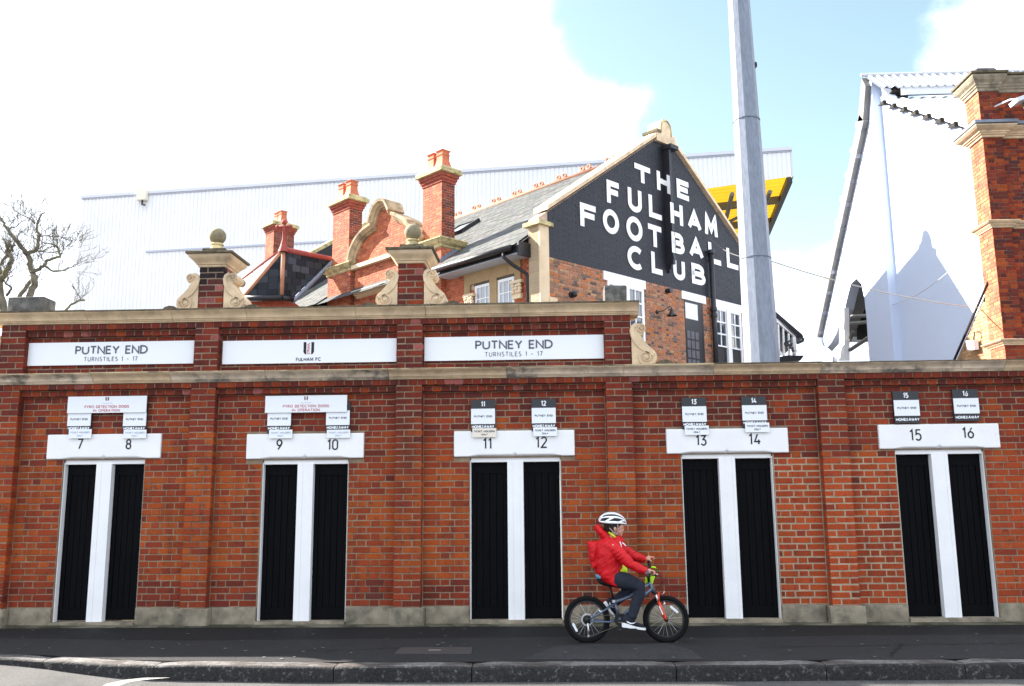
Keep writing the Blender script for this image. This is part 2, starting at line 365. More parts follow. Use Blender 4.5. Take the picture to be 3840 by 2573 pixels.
# ------------------------------------------------------------------ stroke lettering
def arc(cx, cy, rx, ry, a0, a1, n=12):
    return [(cx+rx*cos(radians(a0+(a1-a0)*i/n)), cy+ry*sin(radians(a0+(a1-a0)*i/n))) for i in range(n+1)]
GL = {
 'A': (.80, [[(0,0),(.40,1),(.80,0)],[(.14,.33),(.66,.33)]]),
 'B': (.56, [[(0,0),(0,1),(.28,1)]+arc(.28,.76,.22,.24,90,-90)+[(0,.52)],[(.28,.52)]+arc(.30,.26,.26,.26,90,-90)+[(0,0)]]),
 'C': (.78, [arc(.45,.5,.45,.5,48,312,18)]),
 'D': (.70, [[(0,0),(0,1),(.25,1)]+arc(.25,.5,.45,.5,90,-90,14)+[(0,0)]]),
 'E': (.50, [[(.50,1),(0,1),(0,0),(.50,0)],[(0,.52),(.44,.52)]]),
 'F': (.50, [[(.50,1),(0,1),(0,0)],[(0,.52),(.44,.52)]]),
 'G': (.82, [arc(.45,.5,.45,.5,48,330,18)+[(.86,.45),(.5,.45)]]),
 'H': (.66, [[(0,0),(0,1)],[(.66,0),(.66,1)],[(0,.52),(.66,.52)]]),
 'I': (.02, [[(.01,0),(.01,1)]]),
 'K': (.60, [[(0,0),(0,1)],[(.58,1),(0,.42)],[(.16,.56),(.60,0)]]),
 'L': (.48, [[(0,1),(0,0),(.48,0)]]),
 'M': (.86, [[(0,0),(.06,1),(.43,.22),(.80,1),(.86,0)]]),
 'N': (.70, [[(0,0),(0,1),(.70,0),(.70,1)]]),
 'O': (.92, [arc(.46,.5,.46,.5,90,450,24)]),
 'P': (.52, [[(0,0),(0,1),(.26,1)]+arc(.26,.74,.26,.26,90,-90)+[(0,.48)]]),
 'R': (.56, [[(0,0),(0,1),(.26,1)]+arc(.26,.74,.25,.26,90,-90)+[(0,.48)],[(.26,.48),(.56,0)]]),
 'S': (.50, [arc(.25,.75,.22,.25,50,270,12)+arc(.25,.25,.25,.25,90,-140,14)[1:]]),
 'T': (.62, [[(0,1),(.62,1)],[(.31,1),(.31,0)]]),
 'U': (.66, [[(0,1),(0,.33)]+arc(.33,.33,.33,.33,180,360,14)+[(.66,1)]]),
 'W': (1.0, [[(0,1),(.26,0),(.5,.85),(.74,0),(1.0,1)]]),
 'Y': (.66, [[(0,1),(.33,.48),(.66,1)],[(.33,.48),(.33,0)]]),
 '&': (.66, [[(.66,0),(.16,.68)]+arc(.30,.80,.16,.20,210,-20,10)+[(.12,.38)]+arc(.24,.22,.22,.22,130,300,8)+[(.62,.42)]]),
 '-': (.42, [[(0,.42),(.42,.42)]]), ' ': (.34, []),
 '0': (.50, [[(0,.66)]+arc(.25,.75,.25,.25,180,0,10)+[(.5,.3)]+arc(.25,.25,.25,.25,0,-180,10)+[(0,.66)]]),
 '1': (.22, [[(0,.82),(.20,1),(.20,0)]]),
 '2': (.50, [arc(.25,.74,.24,.26,160,-25,12)+[(0,0),(.52,0)]]),
 '3': (.50, [[(.02,1),(.46,1),(.20,.60)]+arc(.22,.30,.27,.30,80,-150,14)]),
 '4': (.56, [[(.30,1),(0,.26),(.56,.26)],[(.40,.46),(.40,0)]]),
 '5': (.50, [[(.46,1),(.08,1),(.04,.56)]+arc(.23,.32,.26,.32,120,-145,14)]),
 '6': (.50, [[(.38,1)]+arc(.25,.30,.25,.30,160,-200,18)+[(.06,.52)]]),
 '7': (.50, [[(0,1),(.50,1),(.16,0)]]),
 '8': (.50, [arc(.25,.76,.21,.24,-90,270,18),arc(.25,.27,.25,.27,90,450,18)]),
 '9': (.50, [[(.12,0)]+[(.44,.48)]+arc(.25,.70,.25,.30,-20,340,18)]),
}
def ribbon(mb, pts, hw, fn, off):
    """flat stroke of half width hw along pts, mapped by fn(u,v,off)"""
    P = [Vector((p[0], p[1])) for p in pts]; closed = (P[0]-P[-1]).length < 1e-4; n = len(P)
    Ls = []; Rs = []
    for i in range(n):
        if closed: a = P[i-1] if i > 0 else P[n-2]; b = P[i+1] if i < n-1 else P[1]
        else: a = P[max(i-1,0)]; b = P[min(i+1,n-1)]
        d1 = (P[i]-a); d2 = (b-P[i])
        if d1.length < 1e-6: d1 = d2
        if d2.length < 1e-6: d2 = d1
        d1.normalize(); d2.normalize()
        t = d1+d2
        if t.length < 1e-3: t = d2.copy()
        t.normalize(); nn = Vector((-t.y, t.x)); k = nn.dot(Vector((-d1.y, d1.x))); k = 1/max(k, .45)
        e = Vector((0,0))
        Ls.append(P[i]+nn*hw*k+e); Rs.append(P[i]-nn*hw*k+e)
    V = [fn(p.x, p.y, off) for p in Ls]+[fn(p.x, p.y, off) for p in Rs]
    mb.add(V, [[i, i+n, i+1+n, i+1] for i in range(n-1)])
def text(mb, s, x0, x1, z0, z1, hw, fn, track=.28, cen=False, words=None):
    """lay string s into the box x0..x1, z0..z1 (metres); hw half stroke; words = (material, parent) makes one object per word"""
    H = z1-z0-2*hw
    ws = [GL[c][0] for c in s]; tot = sum(ws)+track*(len(s)-1)
    k = (x1-x0-2*hw)/tot; x = x0+hw; off = 0
    if cen: k = H; x = (x0+x1)/2-tot*H/2
    cur = mb if mb is not None else MB()
    for c, w in zip(s+' ', ws+[0]):
        if c == ' ' and words and cur.V: cur.build('word', words[0], words[1]); cur = MB()
        for st in GL[c][1]:
            ribbon(cur, [(x+p[0]*k, z0+hw+p[1]*H) for p in st], hw, fn, off); off += .00015
        x += (w+track)*k
    return cur
UX, NF, UZ = Vector((1,0,0)), Vector((0,-1,0)), Vector((0,0,1))

# ================================================================== GROUND
def strip(name, xs, yfn0, yfn1, zfn, ny, m, kind='structure'):
    V = []; F = []; n = len(xs)
    for x in xs:
        for j in range(ny+1):
            y = yfn0(x)+(yfn1(x)-yfn0(x))*j/ny; V.append((x, y, zfn(x, y)))
    for i in range(n-1):
        for j in range(ny):
            a = i*(ny+1)+j; F.append((a, a+ny+1, a+ny+2, a+1)[::-1])
    o = mk(name, V, F, m); o['kind'] = kind; return o
def interp(pts, x):
    if x <= pts[0][0]: return pts[0][1]
    for (a, b), (c, d) in zip(pts, pts[1:]):
        if x <= c:
            t = (x-a)/(c-a); t = t*t*(3-2*t); return b+(d-b)*t
    return pts[-1][1]
KERB = [(-60,-1.6),(-9,-1.85),(-5.5,-2.12),(-3.5,-2.52),(-1.9,-2.60),(1.2,-2.58),(3.0,-2.53),(4.3,-2.48),(9,-2.4),(60,-2.3)]
ky = lambda x: interp(KERB, x)
KH = lambda x: interp([(-60,.03),(-6.2,.03),(-3.2,.13),(60,.14)], x)     # kerb upstand: dropped kerb to the left
xs = [-60+i*4 for i in range(13)]+[-11.5+i*.25 for i in range(92)]+[12+i*4 for i in range(13)]
g = mk('ground', [(-900,-900,-.34),(900,-900,-.34),(900,900,-.34),(-900,900,-.34)], [(0,1,2,3)], M['earth']); g['kind'] = 'structure'
strip('road', xs, lambda x: ky(x)-14, lambda x: ky(x)-.02, lambda x, y: -KH(x)-.06*min(1, max(0, (ky(x)-y-.1)/5)), 10, M['asphalt'])
strip('pavement', xs, lambda x: ky(x)+.17, lambda x: .05, lambda x, y: .004*sin(x*1.7)*sin(y*3)+.0, 8, M['pave'])
yard = mk('yard', [(-60,.33,-.02),(60,.33,-.02),(60,60,-.02),(-60,60,-.02)], [(0,1,2,3)], M['earth']); yard['kind'] = 'structure'
# older strip of asphalt along the kerb and the patch by the bicycle
mb = MB()
def sheet(mb, poly, z):
    V = [(x, y, z) for x, y in poly]; mb.add(V, [list(range(len(V)))])
pp = [PZ(*p, 0) for p in ((0,2395),(700,2405),(1400,2400),(2080,2392),(2600,2395),(3200,2385),(3840,2380))]
poly = [(p.x, p.y+.02*sin(i*7)) for i, p in enumerate(pp)]+[(x, ky(x)+.19) for x in [6.0-.5*i for i in range(26)]]
sheet(mb, poly, .0065); o = mb.build('old_surfacing', M['pave_old']); o['kind'] = 'structure'
mb = MB(); pt2 = [PZ(*p, 0) for p in ((1960,2478),(2080,2428),(2240,2419),(2500,2416),(2590,2440),(2640,2478))]
sheet(mb, [(p.x, p.y) for p in pt2], .0105); o = mb.build('asphalt_patch', mat('patch_asphalt', (.034,.034,.036), .85, .35, 40, .7, bscale=200, dirt=(.02,.02,.021), dscale=3, damt=.5, spec=.2)); o['kind'] = 'structure'
mb = MB(); rnc = random.Random(21)
for (xa, ya, xb, yb2) in ((-6.2,-.9,-3.4,-1.15),(-2.6,-1.9,-1.1,-1.6),(2.0,-1.7,5.4,-1.45),(3.1,-2.2,3.5,-1.5)):
    n_ = 26; P_ = [Vector((xa+(xb-xa)*k/n_+rnc.uniform(-.02,.02), ya+(yb2-ya)*k/n_+rnc.uniform(-.03,.03), .0125)) for k in range(n_+1)]
    for k in range(n_): d_ = (P_[k+1]-P_[k]).normalized(); nn_ = Vector((-d_.y, d_.x, 0))*rnc.uniform(.003,.008); mb.add([P_[k]-nn_, P_[k+1]-nn_, P_[k+1]+nn_, P_[k]+nn_], [(0,1,2,3)])
o = mb.build('pavement_cracks', mat('crack_fill', (.004,.004,.004), .9, .2, 20, 0)); o['kind'] = 'structure'
# stone edging at the foot of the wall
o = MB().box(-9.9, 6.3, -.20, -.01, -.05, .013).build('wall_edging', M['edging']); o['kind'] = 'structure'
# kerb: granite stones, each with a worn rounded edge
kerb = mk('kerb', [(-60,ky(-60)+.02,-.3),(60,ky(60)+.02,-.3),(60,ky(60)+.14,-.3),(-60,ky(-60)+.14,-.3)], [(0,1,2,3)], M['granite']); kerb['kind'] = 'structure'
def kerb_stone(xa, xb):
    prof = [(0.0,-.30),(0.0,-.022),(.005,-.006),(.02,.006),(.06,.008),(.20,.006),(.205,-.02),(.205,-.3)]
    V = []; F = []; n = 10; m = len(prof); rn = random.Random(int(xa*91))
    for i in range(n+1):
        x = xa+(xb-xa)*i/n; j = [rn.uniform(-.004,.004) for _ in range(m)]
        e = .012 if i in (0, n) else 0
        for k, (dy, z) in enumerate(prof): V.append((x, ky(x)-.02+dy+j[k]+(e if k < 4 else 0), z+j[k]*.6-(e if 2 <= k <= 5 else 0)))
    for i in range(n):
        for k in range(m-1): F.append((i*m+k, (i+1)*m+k, (i+1)*m+k+1, i*m+k+1))
    F.append(list(range(m))); F.append([n*m+k for k in range(m)][::-1])
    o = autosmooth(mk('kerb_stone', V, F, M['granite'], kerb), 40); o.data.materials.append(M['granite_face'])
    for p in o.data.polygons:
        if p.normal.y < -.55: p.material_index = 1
    return o
kx = [-9.6,-7.9] + [PZ(px, 2486, 0).x for px in (130, 600, 1270, 1775, 2527, 3085, 3610)] + [5.2, 6.6, 8.0]
for a, b in zip(kx, kx[1:]): kerb_stone(a+.005, b-.005)
# gutter stones along the road edge at the right
mb = MB(); mb2 = []
gut = mk('gutter', [(-2,ky(-2)-.3,-.29),(9,ky(9)-.3,-.29),(9,ky(9)-.1,-.29),(-2,ky(-2)-.1,-.29)], [(0,1,2,3)], M['granite']); gut['kind'] = 'structure'
for i, (a, b) in enumerate(((-.55,.75),(.76,2.0),(2.01,3.3),(3.31,4.6),(4.61,5.9))):
    z = -.134
    mk('gutter_stone', [(a,ky(a)-.10,z-.1),(b,ky(b)-.10,z-.1),(b,ky(b)-.028,z-.1),(a,ky(a)-.028,z-.1),(a,ky(a)-.10,z+.004),(b,ky(b)-.10,z+.004),(b,ky(b)-.028,z),(a,ky(a)-.028,z)],
       [(0,3,2,1),(4,5,6,7),(0,1,5,4),(1,2,6,5),(2,3,7,6),(3,0,4,7)], M['granite'], gut)
# white line painted on the carriageway, bottom left
p0, p1 = PZ(370,2573,-.08), PZ(520,2540,-.08)
mb = MB()
c = [PZ(x, y, -.07) for x, y in ((330,2610),(400,2572),(470,2557),(540,2550),(640,2549),(560,2556),(490,2564),(450,2578),(410,2605))]
sheet(mb, [(p.x, p.y) for p in c], -.052); o = mb.build('road_marking', mat('worn_road_paint', (.30,.29,.27), .9, .3, 20, .5, dirt=(.10,.10,.09), dscale=6, damt=.8)); o['kind'] = 'structure'
# steel inspection cover in the pavement
cv = [PZ(*p, 0) for p in ((1478,2456),(1768,2456),(1772,2431),(1505,2431))]
cover = thing('inspection_cover', 'rectangular worn steel inspection cover set in the dark pavement', 'manhole cover', (cv[0].x, cv[0].y, 0))
MB().prism([(p.x, p.y, -.03) for p in cv], (0,0,.042)).build('plate', M['steel_plate'], cover)
cc = sum(cv, Vector())/4
MB().box(cc.x-.06, cc.x+.06, cc.y-.006, cc.y+.012, .008, .016).build('lifting_lug', mat('worn_steel', (.35,.34,.33), .4, .2, 20, .1, metal=.6), cover)
# trodden chewing gum and litter specks
mb = MB(); rn = random.Random(3)
for i in range(70):
    x = rn.uniform(-6,5.6); y = rn.uniform(ky(x)+.25, -.35); r = rn.uniform(.006,.016); q0 = rn.random()*6
    mb.add([(x+r*cos(q0+k*pi/3)*1.3, y+r*sin(q0+k*pi/3), .0145) for k in range(6)], [(0,1,2,3,4,5)])
o = mb.build('pavement_specks', M['speck']); tag(o, 'pale trodden specks and litter scattered over the dark pavement', 'litter', kind='stuff')

# ================================================================== TURNSTILE WALL
wall = thing('turnstile_wall', 'long red brick turnstile wall with stone cornices, pilasters and narrow black doors', 'wall', (0,.1,0))
Z_PL, Z_CB, CH = .21, 2.825, (2.825-.21)/34
Z_LC0, Z_LC1, Z_UC0, Z_UC1 = 2.903, 3.03, 3.662, 3.815
PIL = [(-9.4,-9.065),(-6.87,-6.535),(-4.39,-4.065),(-1.845,-1.507),(.713,1.05),(3.25,3.588),(5.80,6.14)]
PD = .11
DOORS = [(-5.978,-4.958),(-3.49,-2.425),(-.94,.16),(1.612,2.70),(4.15,5.186)]
LINT = [(-6.19,-4.757,2.285,1.982),(-3.69,-2.237,2.262,1.958),(-1.133,.333,2.268,1.958),(1.438,2.892,2.262,1.966),(3.963,5.379,2.285,1.995)]
DTOP = [1.94,1.915,1.915,1.93,1.955]
ORG, MID, RED, DRK, PUR, PNK, BLK, RBR = (.345,.068,.011), (.275,.044,.011), (.19,.028,.013), (.115,.019,.013), (.09,.024,.021), (.30,.09,.08), (.018,.012,.014), (.40,.058,.017)
def wcol(x, z):
    n = noise.noise(Vector((x*.9, z*1.1, 3.3)))*.6+noise.noise(Vector((x*2.3, z*1.9, 9.1)))*.5
    t = (z-1.75)/.8+n*1.1
    right = x > 2.75 and z < 1.9
    if z > 3.0: c = pick((RED, DRK, PUR, MID, PNK, lerp(RED,PNK,.3)), (36,34,14,4,2,6))
    elif z > 2.73: c = pick((MID, RED, DRK, PNK, PUR), (24,44,22,4,6))
    elif right: c = pick((lerp(ORG,RBR,.6), lerp(MID,RBR,.5), RED), (64,30,6))
    elif z < .55: c = pick((RED, DRK, lerp(MID,RED,.5), PUR), (44,16,38,2))
    elif t > .55: c = pick((RED, DRK, MID, PUR), (48,30,18,4))
    elif t > .05: c = pick((MID, RED, DRK, ORG), (46,28,4,22))
    else: c = pick((ORG, MID, lerp(MID,RED,.5), RED), (52,34,10,4))
    base = lerp(MID, RED, min(1, max(0, .25+t*.6))) if z < 2.73 else lerp(RED, DRK, .3)
    return jitc(lerp(c, base, .18), .14)
BR = Pieces(wall, 'brick', M['brick1'], M['brickN'], 300)
def holes(zm):
    H = []
    for (a, b), (la, lb, lt, lbz), dt in zip(DOORS, LINT, DTOP):
        if zm < dt+.04: H.append((a-.004, b+.004))
        if lbz-.02 < zm < lt+.0: H.append((la, lb))
    return H
def panel_iv(r, zm):
    iv = [(-9.9, 6.3)]
    for a, b in PIL: iv = sub_iv(iv, a, b)
    for a, b in holes(zm): iv = sub_iv(iv, a, b)
    return iv
lay(BR, (0,0,0), UX, NF, Z_PL, 33, CH, panel_iv, .10, wcol)
pil_iv = lambda r, zm: PIL
lay(BR, (0,-PD,0), UX, NF, Z_PL, 34, CH, pil_iv, .12, wcol, 'pier')
def corb_iv(r, zm):
    iv = [(-9.9,6.3)]
    for a, b in PIL: iv = sub_iv(iv, a, b)
    return iv
lay(BR, (0,-PD*.5,0), UX, NF, Z_CB-CH, 1, CH, corb_iv, .10, wcol, 'header')
lay(BR, (0,-PD-.004,0), UX, NF, Z_CB, 1, CH, lambda r, z: [(-9.9,6.3)], .12, wcol, 'header')
# attic
AP = [(-6.845,-6.52),(-4.375,-4.06),(-1.842,-1.505),(.713,1.048)]
ACH = (Z_UC0-Z_LC1)/8
ax0, ax1 = AP[0][0], AP[-1][1]
def att_iv(r, zm):
    iv = [(ax0, ax1)]
    for a, b in AP: iv = sub_iv(iv, a, b)
    return iv
lay(BR, (0,0,0), UX, NF, Z_LC1, 6, ACH, att_iv, .10, wcol)
lay(BR, (0,-PD*.5,0), UX, NF, Z_LC1+6*ACH, 1, ACH, att_iv, .10, wcol, 'header')
lay(BR, (0,-PD-.004,0), UX, NF, Z_LC1+7*ACH, 1, ACH, lambda r, z: [(ax0, ax1)], .12, wcol, 'header')
lay(BR, (0,-PD,0), UX, NF, Z_LC1, 7, ACH, lambda r, z: AP, .12, wcol, 'pier')
# finial piers
FP = [(-4.355,-4.03),(-1.834,-1.502)]
PCH = (4.375-3.822)/7
def fcol(x, z):
    if z > 4.12 and x < -3: return jitc(pick((BLK, DRK, PUR), (60,15,25)))
    return jitc(pick((RED, DRK, PNK, PUR, MID), (35,22,18,15,10)))
for a, b in FP:
    lay(BR, (0,-PD,0), UX, NF, 3.822, 7, PCH, lambda r, z: [(a, b)], .11, fcol, 'pier')
    for side, sx in ((a, -1), (b, 1)):
        lay(BR, (side,0,0), Vector((0,1,0)), Vector((sx,0,0)), 3.822, 7, PCH, lambda r, z: [(-PD+.105,.30)], .08, fcol, 'pier')
BR.emit('brickwork')
# mortar core behind the bricks
mb = MB()
xsplit = [-9.9]
for a, b in DOORS: xsplit += [a, b]
xsplit.append(6.3)
for i in range(0, len(xsplit), 2): mb.box(xsplit[i], xsplit[i+1], .006, .34, 0, Z_LC0)
for (a, b), dt in zip(DOORS, DTOP): mb.box(a, b, .006, .34, dt+.03, Z_LC0)
for a, b in PIL: mb.box(a+.014, b-.014, -PD+.006, .02, Z_PL-.02, Z_LC0)
mb.box(-9.9, 6.3, -PD+.004, .02, Z_CB+.016, Z_LC0+.01)
mb.box(-9.9, 6.3, -PD*.5+.006, .02, Z_CB-CH+.016, Z_CB+.002)
mb.box(ax0+.014, ax1-.014, .006, .34, Z_LC1-.02, Z_UC0)
for a, b in AP: mb.box(a+.014, b-.014, -PD+.006, .02, Z_LC1, Z_UC0)
mb.box(ax0+.014, ax1-.014, -PD+.004, .02, Z_UC0-ACH+.014, Z_UC0+.01); mb.box(ax0+.014, ax1-.014, -PD*.5+.006, .02, Z_UC0-2*ACH+.014, Z_UC0-ACH+.002)
for a, b in FP: mb.box(a+.014, b-.014, -PD+.006, .295, 3.80, 4.376)
mb.build('mortar', M['mortar'], wall)
# repointed stretch between the last two pairs of doors: wide pale joints
rp_ = MB(); zr_ = 1.95
rp_.box(DOORS[3][1], PIL[5][0], .0055, .01, Z_PL, zr_); rp_.box(PIL[5][1], DOORS[4][0], .0055, .01, Z_PL, zr_); rp_.box(PIL[5][0]+.013, PIL[5][1]-.013, -PD+.0055, -PD+.01, Z_PL, zr_-.1)
rp_.build('repointing', M['mortar_pale'], wall)
# plinth blocks
def block(name, x0, x1, y0, y1, z0, z1, m, parent, bev=.012, seed=0):
    bm = bmesh.new(); bmesh.ops.create_cube(bm, size=1)
    for v in bm.verts: v.co = Vector(((x0+x1)/2+v.co.x*(x1-x0), (y0+y1)/2+v.co.y*(y1-y0), (z0+z1)/2+v.co.z*(z1-z0)))
    bmesh.ops.bevel(bm, geom=bm.edges[:], offset=bev, segments=2, affect='EDGES', profile=.6)
    rn = random.Random(seed+int(x0*77))
    for v in bm.verts: v.co += Vector((rn.uniform(-1,1), rn.uniform(-1,1), rn.uniform(-1,1)))*bev*.18
    me = bpy.data.meshes.new(name); bm.to_mesh(me); bm.free(); me.materials.append(m)
    me.polygons.foreach_set('use_smooth', [True]*len(me.polygons))
    try: me.set_sharp_from_angle(angle=radians(40))
    except Exception: pass
    return link(bpy.data.objects.new(name, me), parent)
edges = sorted([(a-.035, b+.035, 'p') for a, b in PIL]+[(a, b, 'd') for a, b in DOORS])
prev = -9.9
for a, b, k in edges:
    if a-prev > .05: block('plinth_stone', prev+.004, a-.004, -.03, .2, -.03, Z_PL-.004, M['stone_grey'], wall)
    if k == 'p': block('plinth_stone', a, b, -PD-.035, .2, -.03, Z_PL-.008, M['stone_grey'], wall)
    prev = b
for i, (a, b) in enumerate(DOORS):
    block('threshold', a-.0, b+.0, -.06+.0, .3, -.03, .038+.004*i, M['stone_grey'], wall, .01)
mb = MB(); rn = random.Random(5)
# cornices: moulded stones laid end to end
def cornice(xa, xb, yb, z0, z1, proj_, cuts, mats, parent, name, endR=False):
    h = z1-z0; p = proj_
    prof = [(0,0),(.14*p,0),(.15*p,.11*h),(.27*p,.12*h),(.28*p,.22*h),(.40*p,.23*h),(.42*p,.30*h),(.47*p,.42*h),(.58*p,.56*h),(.76*p,.68*h),(.90*p,.78*h),(.92*p,.85*h)]
    root = MB().box(xa, xb, yb-.02, .32, z0+.012, z1-.012).build(name, M['stone'], parent)
    xs_ = [xa]+cuts+[xb]
    for i, (a, b) in enumerate(zip(xs_, xs_[1:])):
        rn = random.Random(int(a*131)); dz = rn.uniform(-.002,.002); V = []; F = []; m = len(prof)
        for x in (a+.0025, b-.0025):
            for d, z in prof: V.append((x, yb-d, z0+z+dz))
            V.append((x, yb+.2, z0+.85*h+dz)); V.append((x, yb+.2, z0))
        m += 2
        for k in range(m-1): F.append((k, k+m, k+m+1, k+1))
        F.append(list(range(m))); F.append([m+k for k in range(m)][::-1])
        autosmooth(mk('cornice_stone', V, F, mats[i % len(mats)], root), 30)
        lip = [(.90*p,.85*h),(1.0*p,.86*h),(1.0*p,.97*h),(.6*p,1.0*h),(-.2,1.0*h+.008),(-.2,.85*h)]
        V = []; m = len(lip); F = []
        j = [rn.uniform(-.004,.002) for _ in lip]
        for x in (a+.002, b-.002):
            for (d, z), q in zip(lip, j): V.append((x, yb-d, z0+z+dz+q*(z > .85*h)))
        for k in range(m): F.append((k, k+m, (k+1)%m+m, (k+1)%m))
        F.append(list(range(m))); F.append([m+k for k in range(m)][::-1])
        mk('coping_stone', V, F, M['stone_dark'] if name == 'upper_cornice' or a > 1.2 else M['stone_lip'], root)
    return root
M['stone_lip'] = mat('cornice_lip_stone', (.46,.37,.22), .9, .3, 5, .3, dirt=(.10,.085,.05), dscale=2.0, damt=.85, dlo=.50, dhi=.62)
def cuts(xa, xb, step, seed):
    rn = random.Random(seed); out = []; x = xa
    while x < xb-step*1.4: x += step*rn.uniform(.75,1.25); out.append(x)
    return out
cornice(-9.9, 6.3, -PD, Z_LC0, Z_LC1, .15, cuts(-9.9,6.3,1.25,4), [M['stone_worn'], M['stone'], M['stone_worn']], wall, 'lower_cornice')
cornice(ax0-.16, ax1+.10, -PD, Z_UC0, Z_UC1, .145, cuts(ax0,ax1,1.15,9), [M['stone']], wall, 'upper_cornice')
# return of the upper cornice on its right end
# lintels with shallow notched soffit
for (a, b, t, bz), dr in zip(LINT, DOORS):
    x0, x1 = dr[0]-.02, dr[1]+.02; xm = (dr[0]+dr[1])/2; y0 = -.025
    Vf = [(a,y0,bz),(x0,y0,bz),(x0+.12,y0,bz+.02),(xm-.03,y0,bz+.02),(xm,y0,bz+.045),(xm+.03,y0,bz+.02),(x1-.12,y0,bz+.02),(x1,y0,bz),(b,y0,bz),(b,y0,t),(a,y0,t)]
    n = len(Vf); y1 = .22
    V = Vf[:]+[(x, .012, max(bz, z-.045) if z < t-.1 else z) for x, y, z in Vf]+[(x, y1, max(bz, z-.045) if z < t-.1 else z) for x, y, z in Vf]
    F = [list(range(n))]
    for s_ in (0, n):
        for k in range(n): F.append((s_+k, s_+n+k, s_+n+(k+1)%n, s_+(k+1)%n))
    o = mk('lintel', V, F, M['white_worn'], wall)
    md = o.modifiers.new('bevel', 'BEVEL'); md.width = .012; md.segments = 2; md.limit_method = 'ANGLE'; md.angle_limit = radians(50)
LINTELS = [o for o in wall.children if o.name.startswith('lintel')]
# doors
for i, ((a, b), dt) in enumerate(zip(DOORS, DTOP)):
    zb = .045; ct = (a+b)/2; pw = .096; off = (-.045, -.02, .0, .0, -.02)[i]
    dd = .10
    # frame: jambs, head, wide middle post
    MB().box(a, a+.011, .028, .24, zb-.02, dt).build('door_jamb', M['white_worn'], wall)
    MB().box(b-.011, b, .028, .24, zb-.02, dt).build('door_jamb', M['white_worn'], wall)
    MB().box(a+.011, b-.011, .035, .24, dt-.022, dt+.028).build('door_head', M['white'], wall)
    ps = MB()
    ps.box(ct-pw, ct-.03, .012, .24, zb-.004, dt-.023); ps.box(ct-.0295, ct+.06, .016, .24, zb-.004, dt-.023); ps.box(ct+.0605, ct+pw, .012, .24, zb-.004, dt-.023)
    po = ps.build('door_post', M['white_worn'], wall)
    for (x0, x1) in ((a+.011, ct-pw), (ct+pw, b-.011)):
        d = MB().box(x0+.002, x1-.002, dd+.03, dd+.06, zb+.004, dt-.024).build('door', M['door'], wall)
        st = .055
        MB().box(x0+.003, x0+st, dd, dd+.03, zb+.004, dt-.026).build('stile', M['door'], d)
        MB().box(x1-st, x1-.003, dd, dd+.03, zb+.004, dt-.026).build('stile', M['door'], d)
        MB().box(x0+st+.001, x1-st-.001, dd, dd+.03, dt-.026-.13, dt-.026).build('rail', M['door'], d)
        MB().box(x0+st+.001, x1-st-.001, dd, dd+.03, zb+.004, zb+.14).build('rail', M['door'], d)
        nb = 4; wv = (x1-x0-2*st-.002)/nb
        for k in range(nb):
            xa = x0+st+.001+wv*k; y = dd+.010
            poly = [(xa+.0035, y), (xa+wv-.0035, y), (xa+wv-.0005, y+.008), (xa+wv-.0005, y+.0195), (xa+.0005, y+.0195), (xa+.0005, y+.008)]
            MB().prism([(p[0], p[1], zb+.141) for p in poly], (0,0,dt-.157-zb-.141)).build('board', M['door'], d)
# dark passage behind the doors is closed by the doors themselves
# ------------- finials: cap, slab, neck, ball; scrolled consoles
def finial(a, b):
    cx, hw = (a+b)/2, (b-a)/2; cy = (-PD+.30)/2; hy = (.30+PD)/2; O = (cx, cy, 0)
    prof = [(-.01,4.36),(.012,4.372),(.014,4.392),(.03,4.398),(.034,4.412),(.046,4.425),(.07,4.45),(.098,4.475),(.108,4.50),(.108,4.518)]
    cap = autosmooth(MB().sqlathe(O, UX, Vector((0,1,0)), hw, hy, prof).build('pier_cap', M['stone'], wall), 30)
    MB().sqlathe(O, UX, Vector((0,1,0)), hw, hy, [(.105,4.516),(.135,4.519),(.135,4.545),(.10,4.556),(.0,4.57)]).build('cap_slab', M['stone_dark'], cap)
    MB().sqlathe(O, UX, Vector((0,1,0)), hw, hy, [(-.02,4.56),(-.02,4.62)]).build('ball_base', M['stone_dark'], cap)
    autosmooth(MB().lathe((cx-.003, cy-.06, 0), [(.0,4.61),(.092,4.612),(.088,4.64),(.074,4.668),(.072,4.683),(.083,4.69),(.084,4.705),(.072,4.714),(.06,4.718),(0,4.72)], 24).build('neck', M['cream_moss'], cap), 40)
    ball = MB().sphere((cx-.003, cy-.06, 4.811), .107, nu=28, nv=18).build('ball', M['ball'], cap, True)
    return cap
M['ball'] = mat('lichen_ball_stone', (.25,.215,.135), .9, .4, 9, .3, dirt=(.06,.055,.035), dscale=9, damt=.8)
SC_OUT = [(605,1175),(400,1176),(352,1155),(330,1110),(332,1055),(352,1018),(400,975),(440,935),(470,895),(492,855),(505,838),(470,820),(447,785),(446,755),(462,725),(495,708),(540,706),(580,722),(605,745)]
